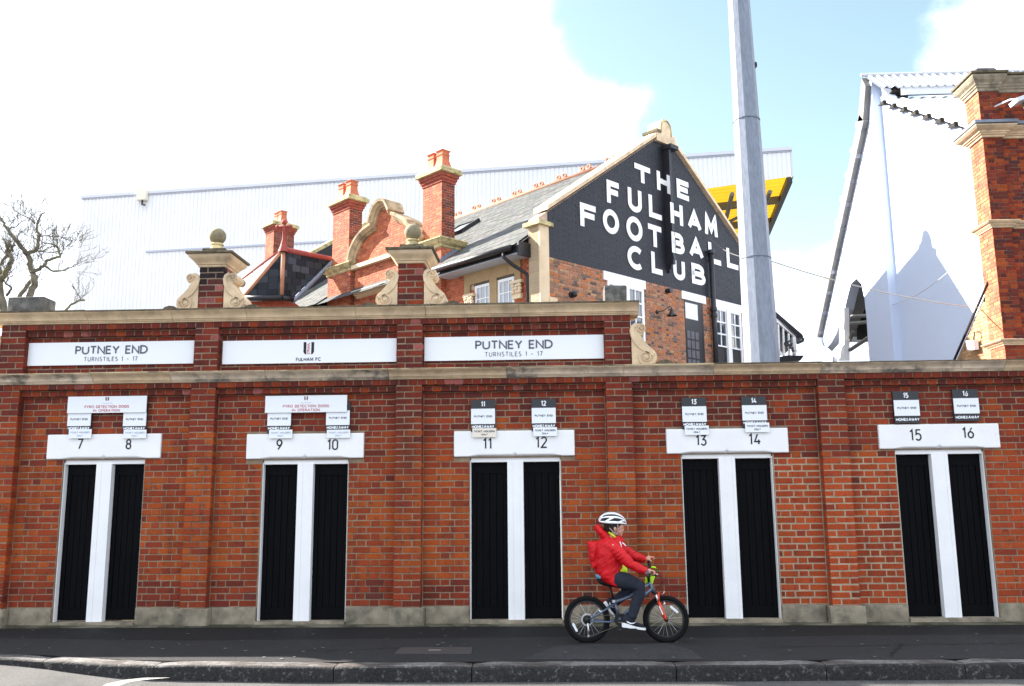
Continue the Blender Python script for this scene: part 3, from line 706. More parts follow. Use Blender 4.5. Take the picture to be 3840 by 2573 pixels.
def console(xe, side, z0, sc=1003.0, parent=wall, mats='stone', y0=-PD+.008, y1=.16):
    """scrolled bracket standing against a pier edge at xe, spreading to side (-1 left, +1 right)"""
    f = lambda x, y: (xe+side*(605-x)/sc, z0+(1175-y)/sc)
    P = [f(*p) for p in SC_OUT]
    if side > 0: P = P[::-1]
    mb = MB(); n = len(P)
    V = [(p[0], y0, p[1]) for p in P]+[(p[0], y1, p[1]) for p in P]
    F = [list(range(n)), list(range(n, 2*n))[::-1]]+[(i+n, (i+1)%n+n, (i+1)%n, i) for i in range(n)]
    body = mk('console', V, F, M[mats], parent)
    # raised S band with two volutes
    def spiral(cx, cy, r0, a0, turns, sgn): return [(cx+r0*(1-.80*i/30)*cos(a0+sgn*turns*2*pi*i/30), cy+r0*(1-.80*i/30)*sin(a0+sgn*turns*2*pi*i/30)) for i in range(31)]
    top = spiral(497, 765, 50, radians(270), 1.6, -1)
    bot = spiral(450, 1090, 98, radians(190), 1.6, -1)
    mid = [(540,716),(585,745),(598,790),(588,850),(560,910),(515,965),(455,1010),(400,1035),(365,1060)]
    band = MB()
    for path, w in ((top, 9), (mid, 26), (bot, 13)):
        path = [Vector(f(*p)) if False else f(*p) for p in path]
        hw = w/sc; pts = [Vector((p[0], p[1])) for p in path]; m = len(pts); VV = []; FF = []
        for i, p in enumerate(pts):
            t = (pts[min(i+1,m-1)]-pts[max(i-1,0)]).normalized(); nn = Vector((-t.y, t.x)); k = 1-.55*(i/m if path is not mid and w != 26 else 0)
            for s2, yy in ((-1, .002), (-.75, -.016), (.75, -.016), (1, .002)): q = p+nn*hw*k*s2; VV.append((q.x, y0+yy, q.y))
        for i in range(m-1):
            for k in range(3): FF.append((i*4+k, i*4+k+1, (i+1)*4+k+1, (i+1)*4+k))
        band.add(VV, FF)
    for cxy, r in (((497,765), 14), ((450,1090), 26)):
        q = f(*cxy); band.lathe((q[0], y0-.018, q[1]), [(0,-.006),(r/sc*.6,-.004),(r/sc,.004),(r/sc,.03)], 14, Vector((0,1,0)))
    o = band.build('scroll_band', M[mats], body); bpy.context.view_layer.update()
    bm = bmesh.new(); bm.from_mesh(o.data); bmesh.ops.recalc_face_normals(bm, faces=bm.faces); bm.to_mesh(o.data); bm.free()
    autosmooth(o, 40)
    # upper volute runs back as a roll
    q = f(497,765); MB().lathe((q[0], y0+.004, q[1]), [(.0,0),(.049,0),(.049,.34),(0,.34)], 18, Vector((0,1,0))).build('scroll_roll', M['stone_grey' if mats == 'stone' else mats], body, False)
    # low rolled toe lying on the cornice
    tp = [(340,1176),(330,1140),(290,1118),(230,1112),(175,1128),(140,1160),(128,1176)]
    T = [f(*p) for p in tp]; T = T if side < 0 else T[::-1]
    MB().prism([(p[0], y0+.02, p[1]) for p in T], (0,.22,0)).build('console_toe', M['stone_dark'], body)
    return body
for a, b in FP:
    finial(a, b); console(a, -1, 3.822); console(b, 1, 3.822)
console(ax1, 1, 3.033, sc=905.0, y0=-PD-.012); console(ax0, -1, 3.033, sc=905.0, y0=-PD-.012)
block('parapet_block', -6.87, -6.40, .0, .30, 3.80, 4.055, M['stone_black'], wall, .02)
block('parapet_block', .742, 1.02, -.02, .30, 3.80, 4.06, M['stone_black'], wall, .02)
# painted door numbers on the lintels
R1 = lambda x, y: (x/2.2396, 1080+y/2.2396)
R2 = lambda x, y: (640+x/2.2396, 1080+y/2.2396)
R3 = lambda x, y: (1440+x/2.2075, 1080+y/2.2075)
R4 = lambda x, y: (2240+x/2.2396, 1080+y/2.2396)
R5 = lambda x, y: (2880+x/2.2396, 1180+y/2.2396)
NUM = [('7',0,R1,677,1265,1355),('8',0,R1,1083,1268,1356),('9',1,R2,915,1270,1362),('10',1,R2,1362,1270,1362),('11',2,R3,855,1242,1335),('12',2,R3,1302,1230,1325),
       ('13',3,R4,870,1235,1325),('14',3,R4,1320,1222,1318),('15',4,R5,1235,962,1060),('16',4,R5,1675,945,1040)]
lf = lambda u, v, o: (u, -.0285-o, v)
for s_, li, R, x, ya, yb in NUM:
    pa, pb = PY(*R(x, ya), -.026), PY(*R(x, yb), -.026)
    mb = MB(); text(mb, s_, pa.x-.05, pa.x+.05, pb.z, pa.z, .0085, lf, .30, cen=True)
    mb.build('number', M['ink'], LINTELS[li])

# ================================================================== SIGNS ON THE WALL
def crest(mb_k, mb_r, cx, z0, z1, y, w):
    """shield with a black band on each side and three red letter strokes stacked in the middle"""
    h = z1-z0; f = lambda u, v, o: (cx+u*w, y-o, z0+v*h)
    mb_k.add([f(-.5,1,0),f(-.5,.22,0),f(-.36,.06,0),f(-.24,.0+.03,0),f(-.24,1,0)], [(0,1,2,3,4)])
    mb_k.add([f(.5,1,0),f(.24,1,0),f(.24,.03,0),f(.36,.06,0),f(.5,.22,0)], [(0,1,2,3,4)])
    for i, zz in enumerate((.86,.66,.46)):
        ribbon(mb_r, [(-.16,zz-.12),(.10,zz+.06)], .035, f, .0002*i); ribbon(mb_r, [(-.06,zz-.05),(.04,zz-.15)], .03, f, .0007+.0002*i)
    ribbon(mb_r, arc(.0,.20,.14,.11,60,330,12), .035, f, .0015)
def big_sign(label, TL, TR, BL, BR_, y=-.028):
    a, b, c, d = (PY(*p, y) for p in (TL, TR, BL, BR_))
    x0, x1, z0, z1 = (a.x+c.x)/2, (b.x+d.x)/2, (c.z+d.z)/2, (a.z+b.z)/2
    t = thing('name_board', label, 'sign', (x0, y, z0), 'long white boards along the top of the wall')
    MB().box(x0, x1, y, y+.022, z0, z1).build('panel', M['sign'], t)
    return t, x0, x1, z0, z1, y
sf = lambda y: (lambda u, v, o: (u, y-.0025-o, v))
def bx_text(t, s, R, xa, xb, ya, yb, y, hw, m, name='lettering', track=.24):
    p, q = PY(*R(xa, (ya+yb)/2), y), PY(*R(xb, (ya+yb)/2), y); zt, zb = PY(*R((xa+xb)/2, ya), y).z, PY(*R((xa+xb)/2, yb), y).z
    text(None, s, p.x, q.x, zb, zt, hw, sf(y), track, words=(M[m], t))
t, *_ , y = big_sign('white PUTNEY END board at the far left end of the wall', R1(245,460), R1(1635,445), R1(228,650), R1(1620,638))
bx_text(t, 'PUTNEY END', R1, 633, 1242, 484, 556, y, .0098, 'ink_soft'); bx_text(t, 'TURNSTILES 1 - 17', R1, 705, 1155, 577, 615, y, .0036, 'ink_soft', track=.40)
t, *_ , y = big_sign('white PUTNEY END board nearest the stone scroll at the wall step', R3(335,412), R3(1815,383), R3(335,608), R3(1822,580))
bx_text(t, 'PUTNEY END', R3, 755, 1397, 432, 506, y, .0098, 'ink_soft'); bx_text(t, 'TURNSTILES 1 - 17', R3, 835, 1312, 527, 566, y, .0036, 'ink_soft', track=.40)
t, x0, x1, z0, z1, y = big_sign('white board with shield crest and FULHAM FC, middle of the wall', R2(443,440), R2(1897,428), R2(430,635), R2(1895,625))
bx_text(t, 'FULHAM FC', R2, 1052, 1263, 584, 614, y, .0045, 'ink_soft', track=.30)
k, r_ = MB(), MB(); pc, pd = PY(*R2(1162,455), y), PY(*R2(1162,562), y); crest(k, r_, pc.x, pd.z, pc.z, y-.003, .132)
k.build('crest', M['ink'], t); r_.build('crest_letters', M['ink_red'], t)
NW = dict(zip('7 8 9 10 11 12 13 14 15 16'.split(), 'seven eight nine ten eleven twelve thirteen fourteen fifteen sixteen'.split()))
PLATES = [('7',R1,(568,765),(1045,1160),1215,(580,770,1188,1262),'under the left end of the dog notice'),('8',R1,(1035,1230),(1045,1160),1218,(1040,1230,1192,1262),''),
 ('9',R2,(813,1012),(1038,1158),1218,(828,1022,1192,1262),''),('10',R2,(1305,1505),(1030,1152),1212,(1312,1508,1192,1258),''),
 ('11',R3,(720,920),(1000,1127),1190,(732,930,1162,1235),''),('12',R3,(1222,1423),(993,1120),1185,(1235,1432,1155,1225),''),
 ('13',R4,(712,918),(995,1125),1185,(733,935,1158,1233),''),('14',R4,(1215,1424),(985,1113),1170,(1240,1443,1133,1210),''),
 ('15',R5,(1057,1272),(718,850),912,None,''),('16',R5,(1558,1772),(702,831),893,None,'')]
for s_, R, (xa, xb), (ya, yb), yc, tk, _ in PLATES:
    y = -.036; P_ = lambda px, py: PY(*R(px, py), y)
    zt, zb, zc = P_((xa+xb)/2, ya).z, P_((xa+xb)/2, yb).z, P_((xa+xb)/2, yc).z
    c = P_((xa+xb)/2, (ya+yb)/2).x; hw = (P_(xb, ya).x-P_(xa, ya).x)/2; zh = zt+.108
    t = thing('turnstile_sign', f'black and white PUTNEY END plate above door number {NW[s_]}', 'sign', (c, y, zc), 'plates above the turnstile doors')
    MB().box(c-hw, c+hw, y+.002, y+.03, zc, zh).build('backing', M['sign_black'], t)
    MB().box(c-hw+.002, c+hw-.002, y-.006, y+.003, zb, zt).build('white_panel', M['sign'], t)
    mb = MB(); text(mb, s_, c-.1, c+.1, zt+.024, zt+.088, .0062, sf(y), .30, cen=True); mb.build('number', M['sign'], t)
    mb = MB(); zm = (zt+zb)/2; text(None, 'PUTNEY END', c-hw*.74, c+hw*.74, zm-.0125, zm+.0125, .0024, sf(y-.006), .26, words=(M['ink_soft'], t))
    zh1 = zc+(zb-zc)*(.66 if tk else .5); text(None, 'HOME&AWAY', c-hw*.92, c+hw*.92, zh1-.017, zh1+.017, .0044, sf(y), .30, words=(M['sign'], t))
    if tk:
        ta, tb, t0, t1 = tk; q0, q1 = PY(*R(ta, t0), -.05), PY(*R(tb, t1), -.05)
        q1x = PY(*R(tb, t0), -.05).x
        u = thing('ticket_plate', f'small {"cream" if s_ == "11" else "white"} TICKET HOLDERS ONLY plate just above the painted {NW[s_]}', 'sign', (q0.x, -.05, q1.z), 'ticket holder plates over the lintels')
        MB().box(q0.x, q1x, -.052, -.0445, q1.z, q0.z).build('panel', M['sign_cream' if s_ == '11' else 'sign'], u)
        cx = (q0.x+q1x)/2; ww = (q1x-q0.x)/2; hh = q0.z-q1.z; ik = M['ink_blue' if s_ in ('7','8','9','10') else 'ink_soft']
        for s2, zz, kx in (('TICKET HOLDERS', q1.z+hh*.66, .88), ('ONLY', q1.z+hh*.30, .27)):
            text(None, s2, cx-ww*kx, cx+ww*kx, zz-.011, zz+.011, .0023, sf(-.052), .28, words=(ik, u))
for nm, R, (xa, xb), (ya, yb) in (('seven and eight', R1, (573,1234), (914,1044)), ('nine and ten', R2, (797,1482), (908,1040))):
    y = -.062; p, q = PY(*R(xa, ya), y), PY(*R(xb, yb), y); p2 = PY(*R(xb, ya), y)
    t = thing('notice_board', f'white notice reading PYRO DETECTION DOGS IN OPERATION above doors {nm}', 'sign', (p.x, y, q.z), 'dog notices above the doors')
    MB().box(p.x, p2.x, y, y+.012, q.z, p.z).build('panel', M['sign'], t)
    for gx in (p.x+.1, p2.x-.1): MB().box(gx-.02, gx+.02, y+.012, -.002, q.z+.05, q.z+.09).build('bracket', M['sign_black'], t)
    c = (p.x+p2.x)/2; hw = (p2.x-p.x)/2; h = p.z-q.z
    text(None, 'PYRO DETECTION DOGS', c-hw*.565, c+hw*.565, q.z+h*.29, q.z+h*.46, .0032, sf(y), .34, words=(M['ink_red'], t)); text(None, 'IN OPERATION', c-hw*.34, c+hw*.34, q.z+h*.06, q.z+h*.225, .0032, sf(y), .34, words=(M['ink_red'], t))
    text(None, 'FULHAM FC', c-hw*.13, c+hw*.13, q.z+h*.555, q.z+h*.60, .0012, sf(y), .34, words=(M['ink_blue'], t))
    k, r_ = MB(), MB(); crest(k, r_, c, q.z+h*.72, q.z+h*.95, y-.0025, .044); k.build('crest', M['ink'], t); r_.build('crest_letters', M['ink_red'], t)

# ================================================================== COTTAGE BEHIND THE WALL
AZ = radians(44); GV = Vector((sin(AZ), cos(AZ), 0)); EV = Vector((-cos(AZ), sin(AZ), 0))
P0 = dep(2056, 968, 21.2); P0 = Vector((P0.x, P0.y, 0))
def W3(s, t, z): return P0+GV*s+EV*t+Vector((0,0,z))
def Gc(px, py, t=0):
    p = onplane(px, py, EV, EV.dot(P0)+t); return (p-P0).dot(GV), p.z
def Ec(px, py, s=0):
    p = onplane(px, py, GV, GV.dot(P0)+s); return (p-P0).dot(EV), p.z
q4 = lambda x, y: (1600+x/1.7046, 440+y/1.7046)
q6 = lambda x, y: (1640+x/3.92, 760+y/3.92)
q3 = lambda x, y: (960+x/2.613, 560+y/2.613)
q5 = lambda x, y: (560+x/3.343, 800+y/3.343)
M['black_paint'] = mat('black_wall_paint', (.016,.017,.022), .5, .2, 4, .2, spec=.35)
M['letter'] = mat('white_letter_paint', (.80,.80,.80), .6, .03, 5, .15)
M['slate_core'] = mat('roof_underlay', (.05,.055,.06), .9, .2, 4, 0)
M['iron'] = mat('black_iron_and_shade', (.012,.012,.015), .45, .2, 5, .1, spec=.4)  # ironwork, and also dark surfaces that stand for shade
M['terracotta'] = mat('terracotta', (.50,.15,.075), .8, .15, 6, .15)
M['ridge_tile'] = mat('pale_terracotta', (.44,.21,.13), .8, .2, 5, .2)
M['hip_red'] = mat('red_hip_tile', (.30,.06,.05), .7, .2, 5, .15)
M['lead'] = mat('lead_sheet', (.16,.19,.25), .5, .2, 6, .2, spec=.5)
M['glass'] = mat('window_glass', (.04,.05,.06), .05, .1, 2, 0, spec=.9)
M['curtain'] = mat('window_blind', (.75,.75,.75), .8, .05, 4, 0)
M['green_glass'] = mat('tinted_glazing', (.10,.16,.15), .08, .1, 2, 0, spec=.8)
M['mortar_c'] = mat('cottage_mortar', (.46,.34,.25), .95, .2, 5, .2)
cot = thing('cottage', 'gabled brick cottage with black end wall lettered in white, slate roof and tall chimneys', 'building', tuple(W3(5,4,0)))
APX, SR = 4.85, 10.0
zr = lambda s: 7.35+(s+.75)*.70 if s <= APX else 7.35+(2*APX-s+.75)*.70     # roof surface
zv = lambda s: min(8.16+(s+.31)*.70, 8.16+(2*APX+.31-s)*.70) if True else 0        # gable parapet top
SL, TEND = -.31, 13.6
# core walls
mb = MB()
poly = [W3(SL,.012,0), W3(SR,.012,0), W3(SR,.012,zv(SR)-.12), W3(APX,.012,zv(APX)-.12), W3(SL,.012,zv(SL)-.12)]
mb.prism(poly, EV*.34)
mb.prism([W3(-.2,.3,0), W3(SR,.3,0), W3(SR,.3,7.2), W3(-.2,.3,7.2)], EV*(TEND-.3))
mb.build('wall_core', M['mortar_c'], cot)
CB = Pieces(cot, 'brick', M['cbrick1'], M['cbrickN'], 300)
MB().prism([W3(.0,.004,7.05), W3(SR,.004,7.05), W3(SR,.004,zv(SR)-.14), W3(APX,.004,zv(APX)-.14), W3(.0,.004,zv(0)-.14)], EV*.006).build('black_painted_wall', M['black_paint'], cot)
STK = [(.38,.17,.10),(.42,.21,.12),(.28,.155,.10),(.17,.12,.095),(.46,.17,.065),(.11,.085,.08),(.42,.25,.14)]
def stock(x, z): return jitc(pick(STK, (30,22,16,8,12,6,6)), .12)
def redb(x, z): return jitc(pick(((.46,.125,.055),(.40,.105,.055),(.30,.085,.05),(.50,.155,.075)), (35,30,12,20)), .1)
ZB = (Gc(*q4(780,905))[1]+Gc(*q4(1800,1140))[1])/2        # foot of the black paint
gw = Gc(*q4(1127,1010))[0], Gc(*q4(1395,1080))[0]; gd = Gc(*q4(1628,1140))[0], Gc(*q4(1780,1180))[0]; gx = Gc(*q4(1815,1190))[0], Gc(*q4(2015,1230))[0]
OPEN = [(gw[0]+.14, gw[1]-.1, 4.0, ZB-.18), (gd[0]+.12, gd[1]-.14, 4.0, ZB-.18), (gx[0]+.1, gx[1]-.12, 4.0, ZB-.18)]
LIN = [(gw[0], gw[1]), (gd[0], gd[1]), (gx[0], gx[1])]
LH = .235
def low_iv(r, zm):
    iv = [(.02, SR)]
    for a, b, z0, z1 in OPEN:
        if zm < ZB-LH+.03: iv = sub_iv(iv, a, b)
    if zm > ZB-LH:
        for a, b in LIN: iv = sub_iv(iv, a, b)
    return iv
nrow = int((ZB-4.2)/.0735); lay(CB, W3(0,0,0), GV, -EV, ZB-nrow*.0735, nrow, .0735, low_iv, .02, stock, joint=.011)
KB = Pieces(cot, 'brick', M['cbrick1'], M['kbrickN'], 0)
def blk_iv(r, zm):
    k = (zm-8.16+.16)/.70
    a = max(.02, k-.31); b = min(SR, 2*APX+.31-k)
    return [(a, b)] if b > a+.1 else []
lay(KB, W3(0,0,0), GV, -EV, ZB, int((11.7-ZB)/.0735), .0735, blk_iv, .02, lambda x, z: jitc((.019,.021,.027), .08), joint=.005)
KB.emit('black_brickwork')
# eave wall between corner pier and chimney
def eave_iv(r, zm): return [(.45, 3.62)]
ev0 = [Ec(*q6(*p), -.2) for p in ((420,1115),(560,1130),(790,1150),(895,1110),(1135,1075),(1240,900))]
def eave_iv(r, zm):
    iv = [(.30, 3.75)]
    return sub_iv(iv, ev0[5][0]-.0, ev0[0][0]+.0) if zm > 6.72 else sub_iv(iv, ev0[4][0], ev0[1][0])
lay(CB, W3(-.214,0,0), EV, -GV, 5.6, int((7.3-5.6)/.0735), .0735, eave_iv, .03, redb, joint=.010)
# corner pier in cream stone
mb = MB(); o = W3(0,0,0)
pt = Ec(*q6(1345,600), -.31)[0]; ztop = Gc(*q6(1490,320))[1]
pier = MB(); pier.prism([W3(SL,-.03,0), W3(.0,-.03,0), W3(.0,.5,0), W3(SL+.3,.5,0), W3(SL+.3,pt,0), W3(SL,pt,0)], (0,0,ztop)); pier = pier.build('corner_pier', M['cream'], cot)
MB().prism([W3(SL-.09,-.10,0)+Vector((0,0,ztop)), W3(.10,-.10,ztop), W3(.10,.40,ztop), W3(SL-.09,pt+.12,ztop)], (0,0,.10)).build('pier_coping', M['cream_moss'], pier)
MB().prism([W3(-.02,-.055,5.2), W3(.24,-.055,5.2), W3(.24,.0,5.2), W3(-.02,.0,5.2)], (0,0,Gc(*q6(1640,1390))[1]-5.2)).build('quoin_stone', M['cream'], pier)
# gable copings
def coping(sa, za, sb, zb, t0, t1, m, name='gable_coping', th=.11):
    d = (W3(sb,0,zb)-W3(sa,0,za)); up = Vector((0,0,1)); 
    mb = MB(); V = []
    for s, z in ((sa, za), (sb, zb)):
        for t, dz in ((t0,0),(t1,0),(t1,th),((t0+t1)/2,th+.035),(t0,th)): V.append(W3(s,t,z+dz))
    mb.add(V, [(0,1,6,5),(1,2,7,6),(2,3,8,7),(3,4,9,8),(4,0,5,9),(4,3,2,1,0),(5,6,7,8,9)])
    return mb.build(name, m, cot)
coping(SL+.25, zv(SL+.25)-.06, APX-.45, zv(APX-.45)-.06, -.08, .42, M['stone'])
coping(APX+.45, zv(APX+.45)-.06, SR+.1, zv(SR+.1)-.06, -.08, .42, M['stone'])
# apex stone with round head
z0a = zv(APX-.45)-.16
hw = .44; K = .78
pts = [(-hw,z0a),(hw,z0a),(hw,z0a+.40*K),(.27,z0a+.42*K),(.27,z0a+.54*K)]+[(.27*cos(radians(a)), z0a+.54*K+.32*sin(radians(a))) for a in range(10,171,10)]+[(-.27,z0a+.54*K),(-.27,z0a+.42*K),(-hw,z0a+.40*K)]
ap = MB().prism([W3(APX+a, -.09, z) for a, z in pts], EV*.46).build('apex_stone', M['stone'], cot)
rim = [(.235*cos(radians(a)), z0a+.54*K+.275*sin(radians(a))) for a in range(0,181,12)]
MB().tube([W3(APX+a, -.10, z) for a, z in [(.235,z0a+.36*K)]+rim+[(-.235,z0a+.36*K)]], .022, 6).build('apex_moulding', M['cream_moss'], ap)
MB().prism([W3(APX-hw-.03,-.12,z0a+.33*K), W3(APX-.27,-.12,z0a+.33*K), W3(APX-.27,.40,z0a+.33*K), W3(APX-hw-.03,.40,z0a+.33*K)], (0,0,.08)).build('shoulder', M['stone_dark'], ap)
# chimney breast up the middle of the gable (stays black)
bt = -.24; b0 = Gc(*q4(1507,300), 0)[0]; b1 = Gc(*q4(1592,930), bt)[0]; ztb = Gc(*q4(1505,215))[1]; zbb = Gc(*q4(1540,900))[1]
br = MB().prism([W3(b0,bt,zbb), W3(b1,bt,zbb), W3(b1,.01,zbb), W3(b0,.01,zbb)], (0,0,ztb-zbb)).build('chimney_breast', M['black_paint'], cot)
MB().prism([W3(b0-.04,bt-.10,ztb), W3(b1+.22,bt-.10,ztb), W3(b1+.22,.01,ztb), W3(b0-.04,.01,ztb)], (0,0,.12)).build('breast_cap', M['black_paint'], br)
for i, (d, h) in enumerate(((.02,.10),(.0,.12),(-.09,.12),(-.18,.1))):
    zz = zbb-.02-sum((.10,.12,.12,.1)[:i+1])+.02; MB().prism([W3(b0+(.0 if d > 0 else .0)-d*.3,bt-d,zz), W3(b1+d*.3,bt-d,zz), W3(b1+d*.3,.01,zz), W3(b0-d*.3,.01,zz)], (0,0,h)).build('corbel', M['black_paint'], br)
# white letters
LET = [('T',1328,1432,288,318,410,425,285,428),]
def gl(xl, yt, yb, xr, ytr, ybr):
    """letter box on the gable from its left and right edges in the zoomed photo"""
    s0, za = Gc(*q4(xl, yt), -.02); _, zb = Gc(*q4(xl, yb), -.02); s1, _ = Gc(*q4(xr, (ytr+ybr)/2), -.02)
    return s0, s1, zb, za
LET = [('T',1328,288,400,1430,318,440,0),('H',1470,338,458,1560,370,488,0),('E',1597,388,508,1675,412,530,0),
 ('F',1150,395,540,1230,420,570,0),('U',1285,443,590,1375,470,610,0),('L',1418,490,632,1502,510,652,0),('H',1560,540,670,1638,565,695,0),('A',1665,580,708,1756,605,732,0),('M',1775,612,740,1858,637,765,0),
 ('F',980,540,690,1082,572,722,0),('O',1125,572,728,1230,600,758,0),('O',1275,618,775,1380,645,802,0),('T',1415,676,815,1502,700,840,0),('B',1568,728,860,1648,750,880,0),('A',1675,758,888,1770,785,915,0),('L',1800,795,925,1880,815,945,0),('L',1915,832,955,1990,852,975,0),
 ('C',1282,808,960,1383,835,985,0),('L',1435,855,992,1507,875,1010,0),('U',1575,905,1030,1652,925,1045,0),('B',1692,927,1058,1782,950,1078,0)]
for ch, xl, yt, yb, xr, ytr, ybr, _ in LET:
    s0, s1, za, zb = gl(xl, yt, yb, xr, ytr, ybr); hw = .077; w = GL[ch][0]
    kx = (s1-s0-2*hw)/w; kz = (zb-za-2*hw); parts_ = {}; off = 0
    def fn(u, v, o):
        return (u, v, o)
    for st in GL[ch][1]:
        pts = [(s0+hw+p[0]*kx, za+hw+p[1]*kz) for p in st]
        # square stroke ends that run past the box by the half width
        if (Vector(pts[0])-Vector(pts[-1])).length > 1e-3 and ch not in 'AC':
            v0 = (Vector(pts[0])-Vector(pts[1])).normalized()*hw; v1 = (Vector(pts[-1])-Vector(pts[-2])).normalized()*hw
            pts[0] = tuple(Vector(pts[0])+v0); pts[-1] = tuple(Vector(pts[-1])+v1)
        fine = []
        for pa, pb in zip(pts, pts[1:]):
            n_ = max(1, int((Vector(pb)-Vector(pa)).length/.03))
            fine += [tuple(Vector(pa).lerp(Vector(pb), k/n_)) for k in range(n_)]
        fine.append(pts[-1])
        tmp = MB(); ribbon(tmp, fine, hw, lambda u, v, o: (u, v, o), off); off += .0008
        # paint follows the wall: gable face, side or front of the chimney breast
        for fc in tmp.F:
            key_ = 'g'
            cs_ = [tmp.V[i_] for i_ in fc]; cm = sum(cs_, Vector())/len(cs_); wc = W3(cm.x, 0, cm.y); px_, py_, _d = proj(wc)
            sf_, _z = Gc(px_, py_, bt); ts_, _z2 = Ec(px_, py_, b0)
            if b0 <= sf_ <= b1 and zbb < cm.y < ztb: key_ = 'f'; pl = [(Gc(*proj(W3(c_.x, 0, c_.y))[:2], bt-.006-c_.z), 'f', c_.z) for c_ in cs_]; V_ = [W3(a_[0], bt-.006-z_, a_[1]) for a_, _k, z_ in pl]
            elif bt <= ts_ <= 0 and zbb < cm.y < ztb and sf_ < b0:
                key_ = 's'; V_ = [W3(b0-.006-c_.z, *Ec(*proj(W3(c_.x, 0, c_.y))[:2], b0-.006-c_.z)) for c_ in cs_]
            else: V_ = [W3(c_.x, -.016-c_.z, c_.y) for c_ in cs_]
            parts_.setdefault(key_, MB()).add(V_, [list(range(len(V_)))])
    main_ = None
    for key_ in sorted(parts_, key=lambda k_: -len(parts_[k_].V)):
        o_ = parts_[key_].build('letter' if main_ is None else 'letter_stroke', M['letter'], main_ or cot); main_ = main_ or o_
# windows and door in the gable
def lintel_g(a, b, z1, h=LH): return MB().prism([W3(a,-.03,z1-h), W3(b,-.03,z1-h), W3(b,.1,z1-h), W3(a,.1,z1-h)], (0,0,h-.005)).build('lintel', M['white'], cot)
for a, b in LIN: lintel_g(a, b, ZB)
def g_window(a, b, z0, z1, cols, panes, frame_m, mull=None):
    f = MB(); fw = .07
    def bar(x0, x1, za, zb, d0=.05, d1=.11): f.prism([W3(x0,d0,za), W3(x1,d0,za), W3(x1,d1,za), W3(x0,d1,za)], (0,0,zb-za))
    bar(a, a+fw, z0, z1); bar(b-fw, b, z0, z1); bar(a+fw, b-fw, z1-fw, z1); bar(a+fw, b-fw, z0, z0+fw)
    w = f.build('window', frame_m, cot)
    n = cols
    for i in range(n):
        xa = a+fw+(b-a-2*fw)*i/n; xb = a+fw+(b-a-2*fw)*(i+1)/n
        fb = MB()
        if i: fb.prism([W3(xa-.10,.02,z0), W3(xa+.10,.02,z0), W3(xa+.10,.11,z0), W3(xa-.10,.11,z0)], (0,0,z1-z0)); fb.build('mullion', frame_m, w); fb = MB(); xa += .1
        if i < n-1: xb -= .1
        zs = z1-fw; ph = .36
        for r in range(panes):
            zt = zs-r*ph
            for cxx in (0, 1):
                p0 = xa+(xb-xa)*cxx/2; p1 = xa+(xb-xa)*(cxx+1)/2
                MB().prism([W3(p0+.018,.085,zt-ph+.02), W3(p1-.018,.085,zt-ph+.02), W3(p1-.018,.095,zt-ph+.02), W3(p0+.018,.095,zt-ph+.02)], (0,0,ph-.04)).build('pane', M['glass'], w)
        sb = MB()
        for r in range(panes+1):
            zt = zs-r*ph; sb.prism([W3(xa,.06,zt-.022), W3(xb,.06,zt-.022), W3(xb,.10,zt-.022), W3(xa,.10,zt-.022)], (0,0,.044))
        for xx in (xa, (xa+xb)/2, xb): sb.prism([W3(xx-.018,.062,zs-panes*ph), W3(xx+.018,.062,zs-panes*ph), W3(xx+.018,.098,zs-panes*ph), W3(xx-.018,.098,zs-panes*ph)], (0,0,panes*ph))
        sb.build('glazing_bars', frame_m, w)
        MB().prism([W3(xa,.09,z0+.05), W3(xb,.09,z0+.05), W3(xb,.10,z0+.05), W3(xa,.10,z0+.05)], (0,0,zs-panes*ph-z0-.06)).build('pane', M['glass'], w)
    return w
def cavity(a, b, z0, z1): MB().prism([W3(a,.004,z0), W3(b,.004,z0), W3(b,.009,z0), W3(a,.009,z0)], (0,0,z1-z0)).build('shade_backing', M['iron'], cot)  # flat black sheet stands for the shade inside the opening
z1w = ZB-LH
for (a, b, _, _) in OPEN: cavity(a, b, 3.9, z1w+.02)
def shift_out(o, d):
    for v in o.data.vertices: v.co -= EV*d
for (i, cols) in ((0, 2), (2, 2)):
    a, b, z0, _ = OPEN[i]; w = g_window(a, b, 4.2, z1w, cols, 3, M['white'])
    shift_out(w, .085)
    for c in w.children: shift_out(c, .085)
# dark door with glazed top
a, b, _, _ = OPEN[1]
dr = MB().prism([W3(a,-.005,3.9), W3(b,-.005,3.9), W3(b,.003,3.9), W3(a,.003,3.9)], (0,0,z1w-3.9)).build('door', M['iron'], cot)
M['door_panel'] = mat('grey_glazed_panel', (.10,.10,.11), .4, .1, 4, 0)
MB().prism([W3(a+.03,-.012,6.35), W3(b-.28,-.012,6.35), W3(b-.28,-.006,6.35), W3(a+.03,-.006,6.35)], (0,0,z1w-.08-6.35)).build('fanlight', M['curtain'], dr)
for r in range(4):
    for c in range(3):
        x0 = a+.06+c*.20; zz = 6.0-r*.27
        MB().prism([W3(x0,-.014,zz-.22), W3(x0+.16,-.014,zz-.22), W3(x0+.16,-.006,zz-.22), W3(x0,-.006,zz-.22)], (0,0,.22)).build('pane', M['door_panel'], dr)
# soil pipe with collars
sp, zt = Gc(*q4(1818,870), -.12); zt = Gc(*q4(1815,855), -.12)[1]
pipe = MB().tube([W3(sp,-.12,3.5), W3(sp,-.12,zt)], .075, 12).build('drain_pipe', M['iron'], cot, True)
for zz in (zt-.02, zt-1.75, ZB-.55): MB().lathe(W3(sp,-.12,zz), [(.0,-.05),(.10,-.05),(.10,.05),(0,.05)], 12).build('collar', M['iron'], pipe)
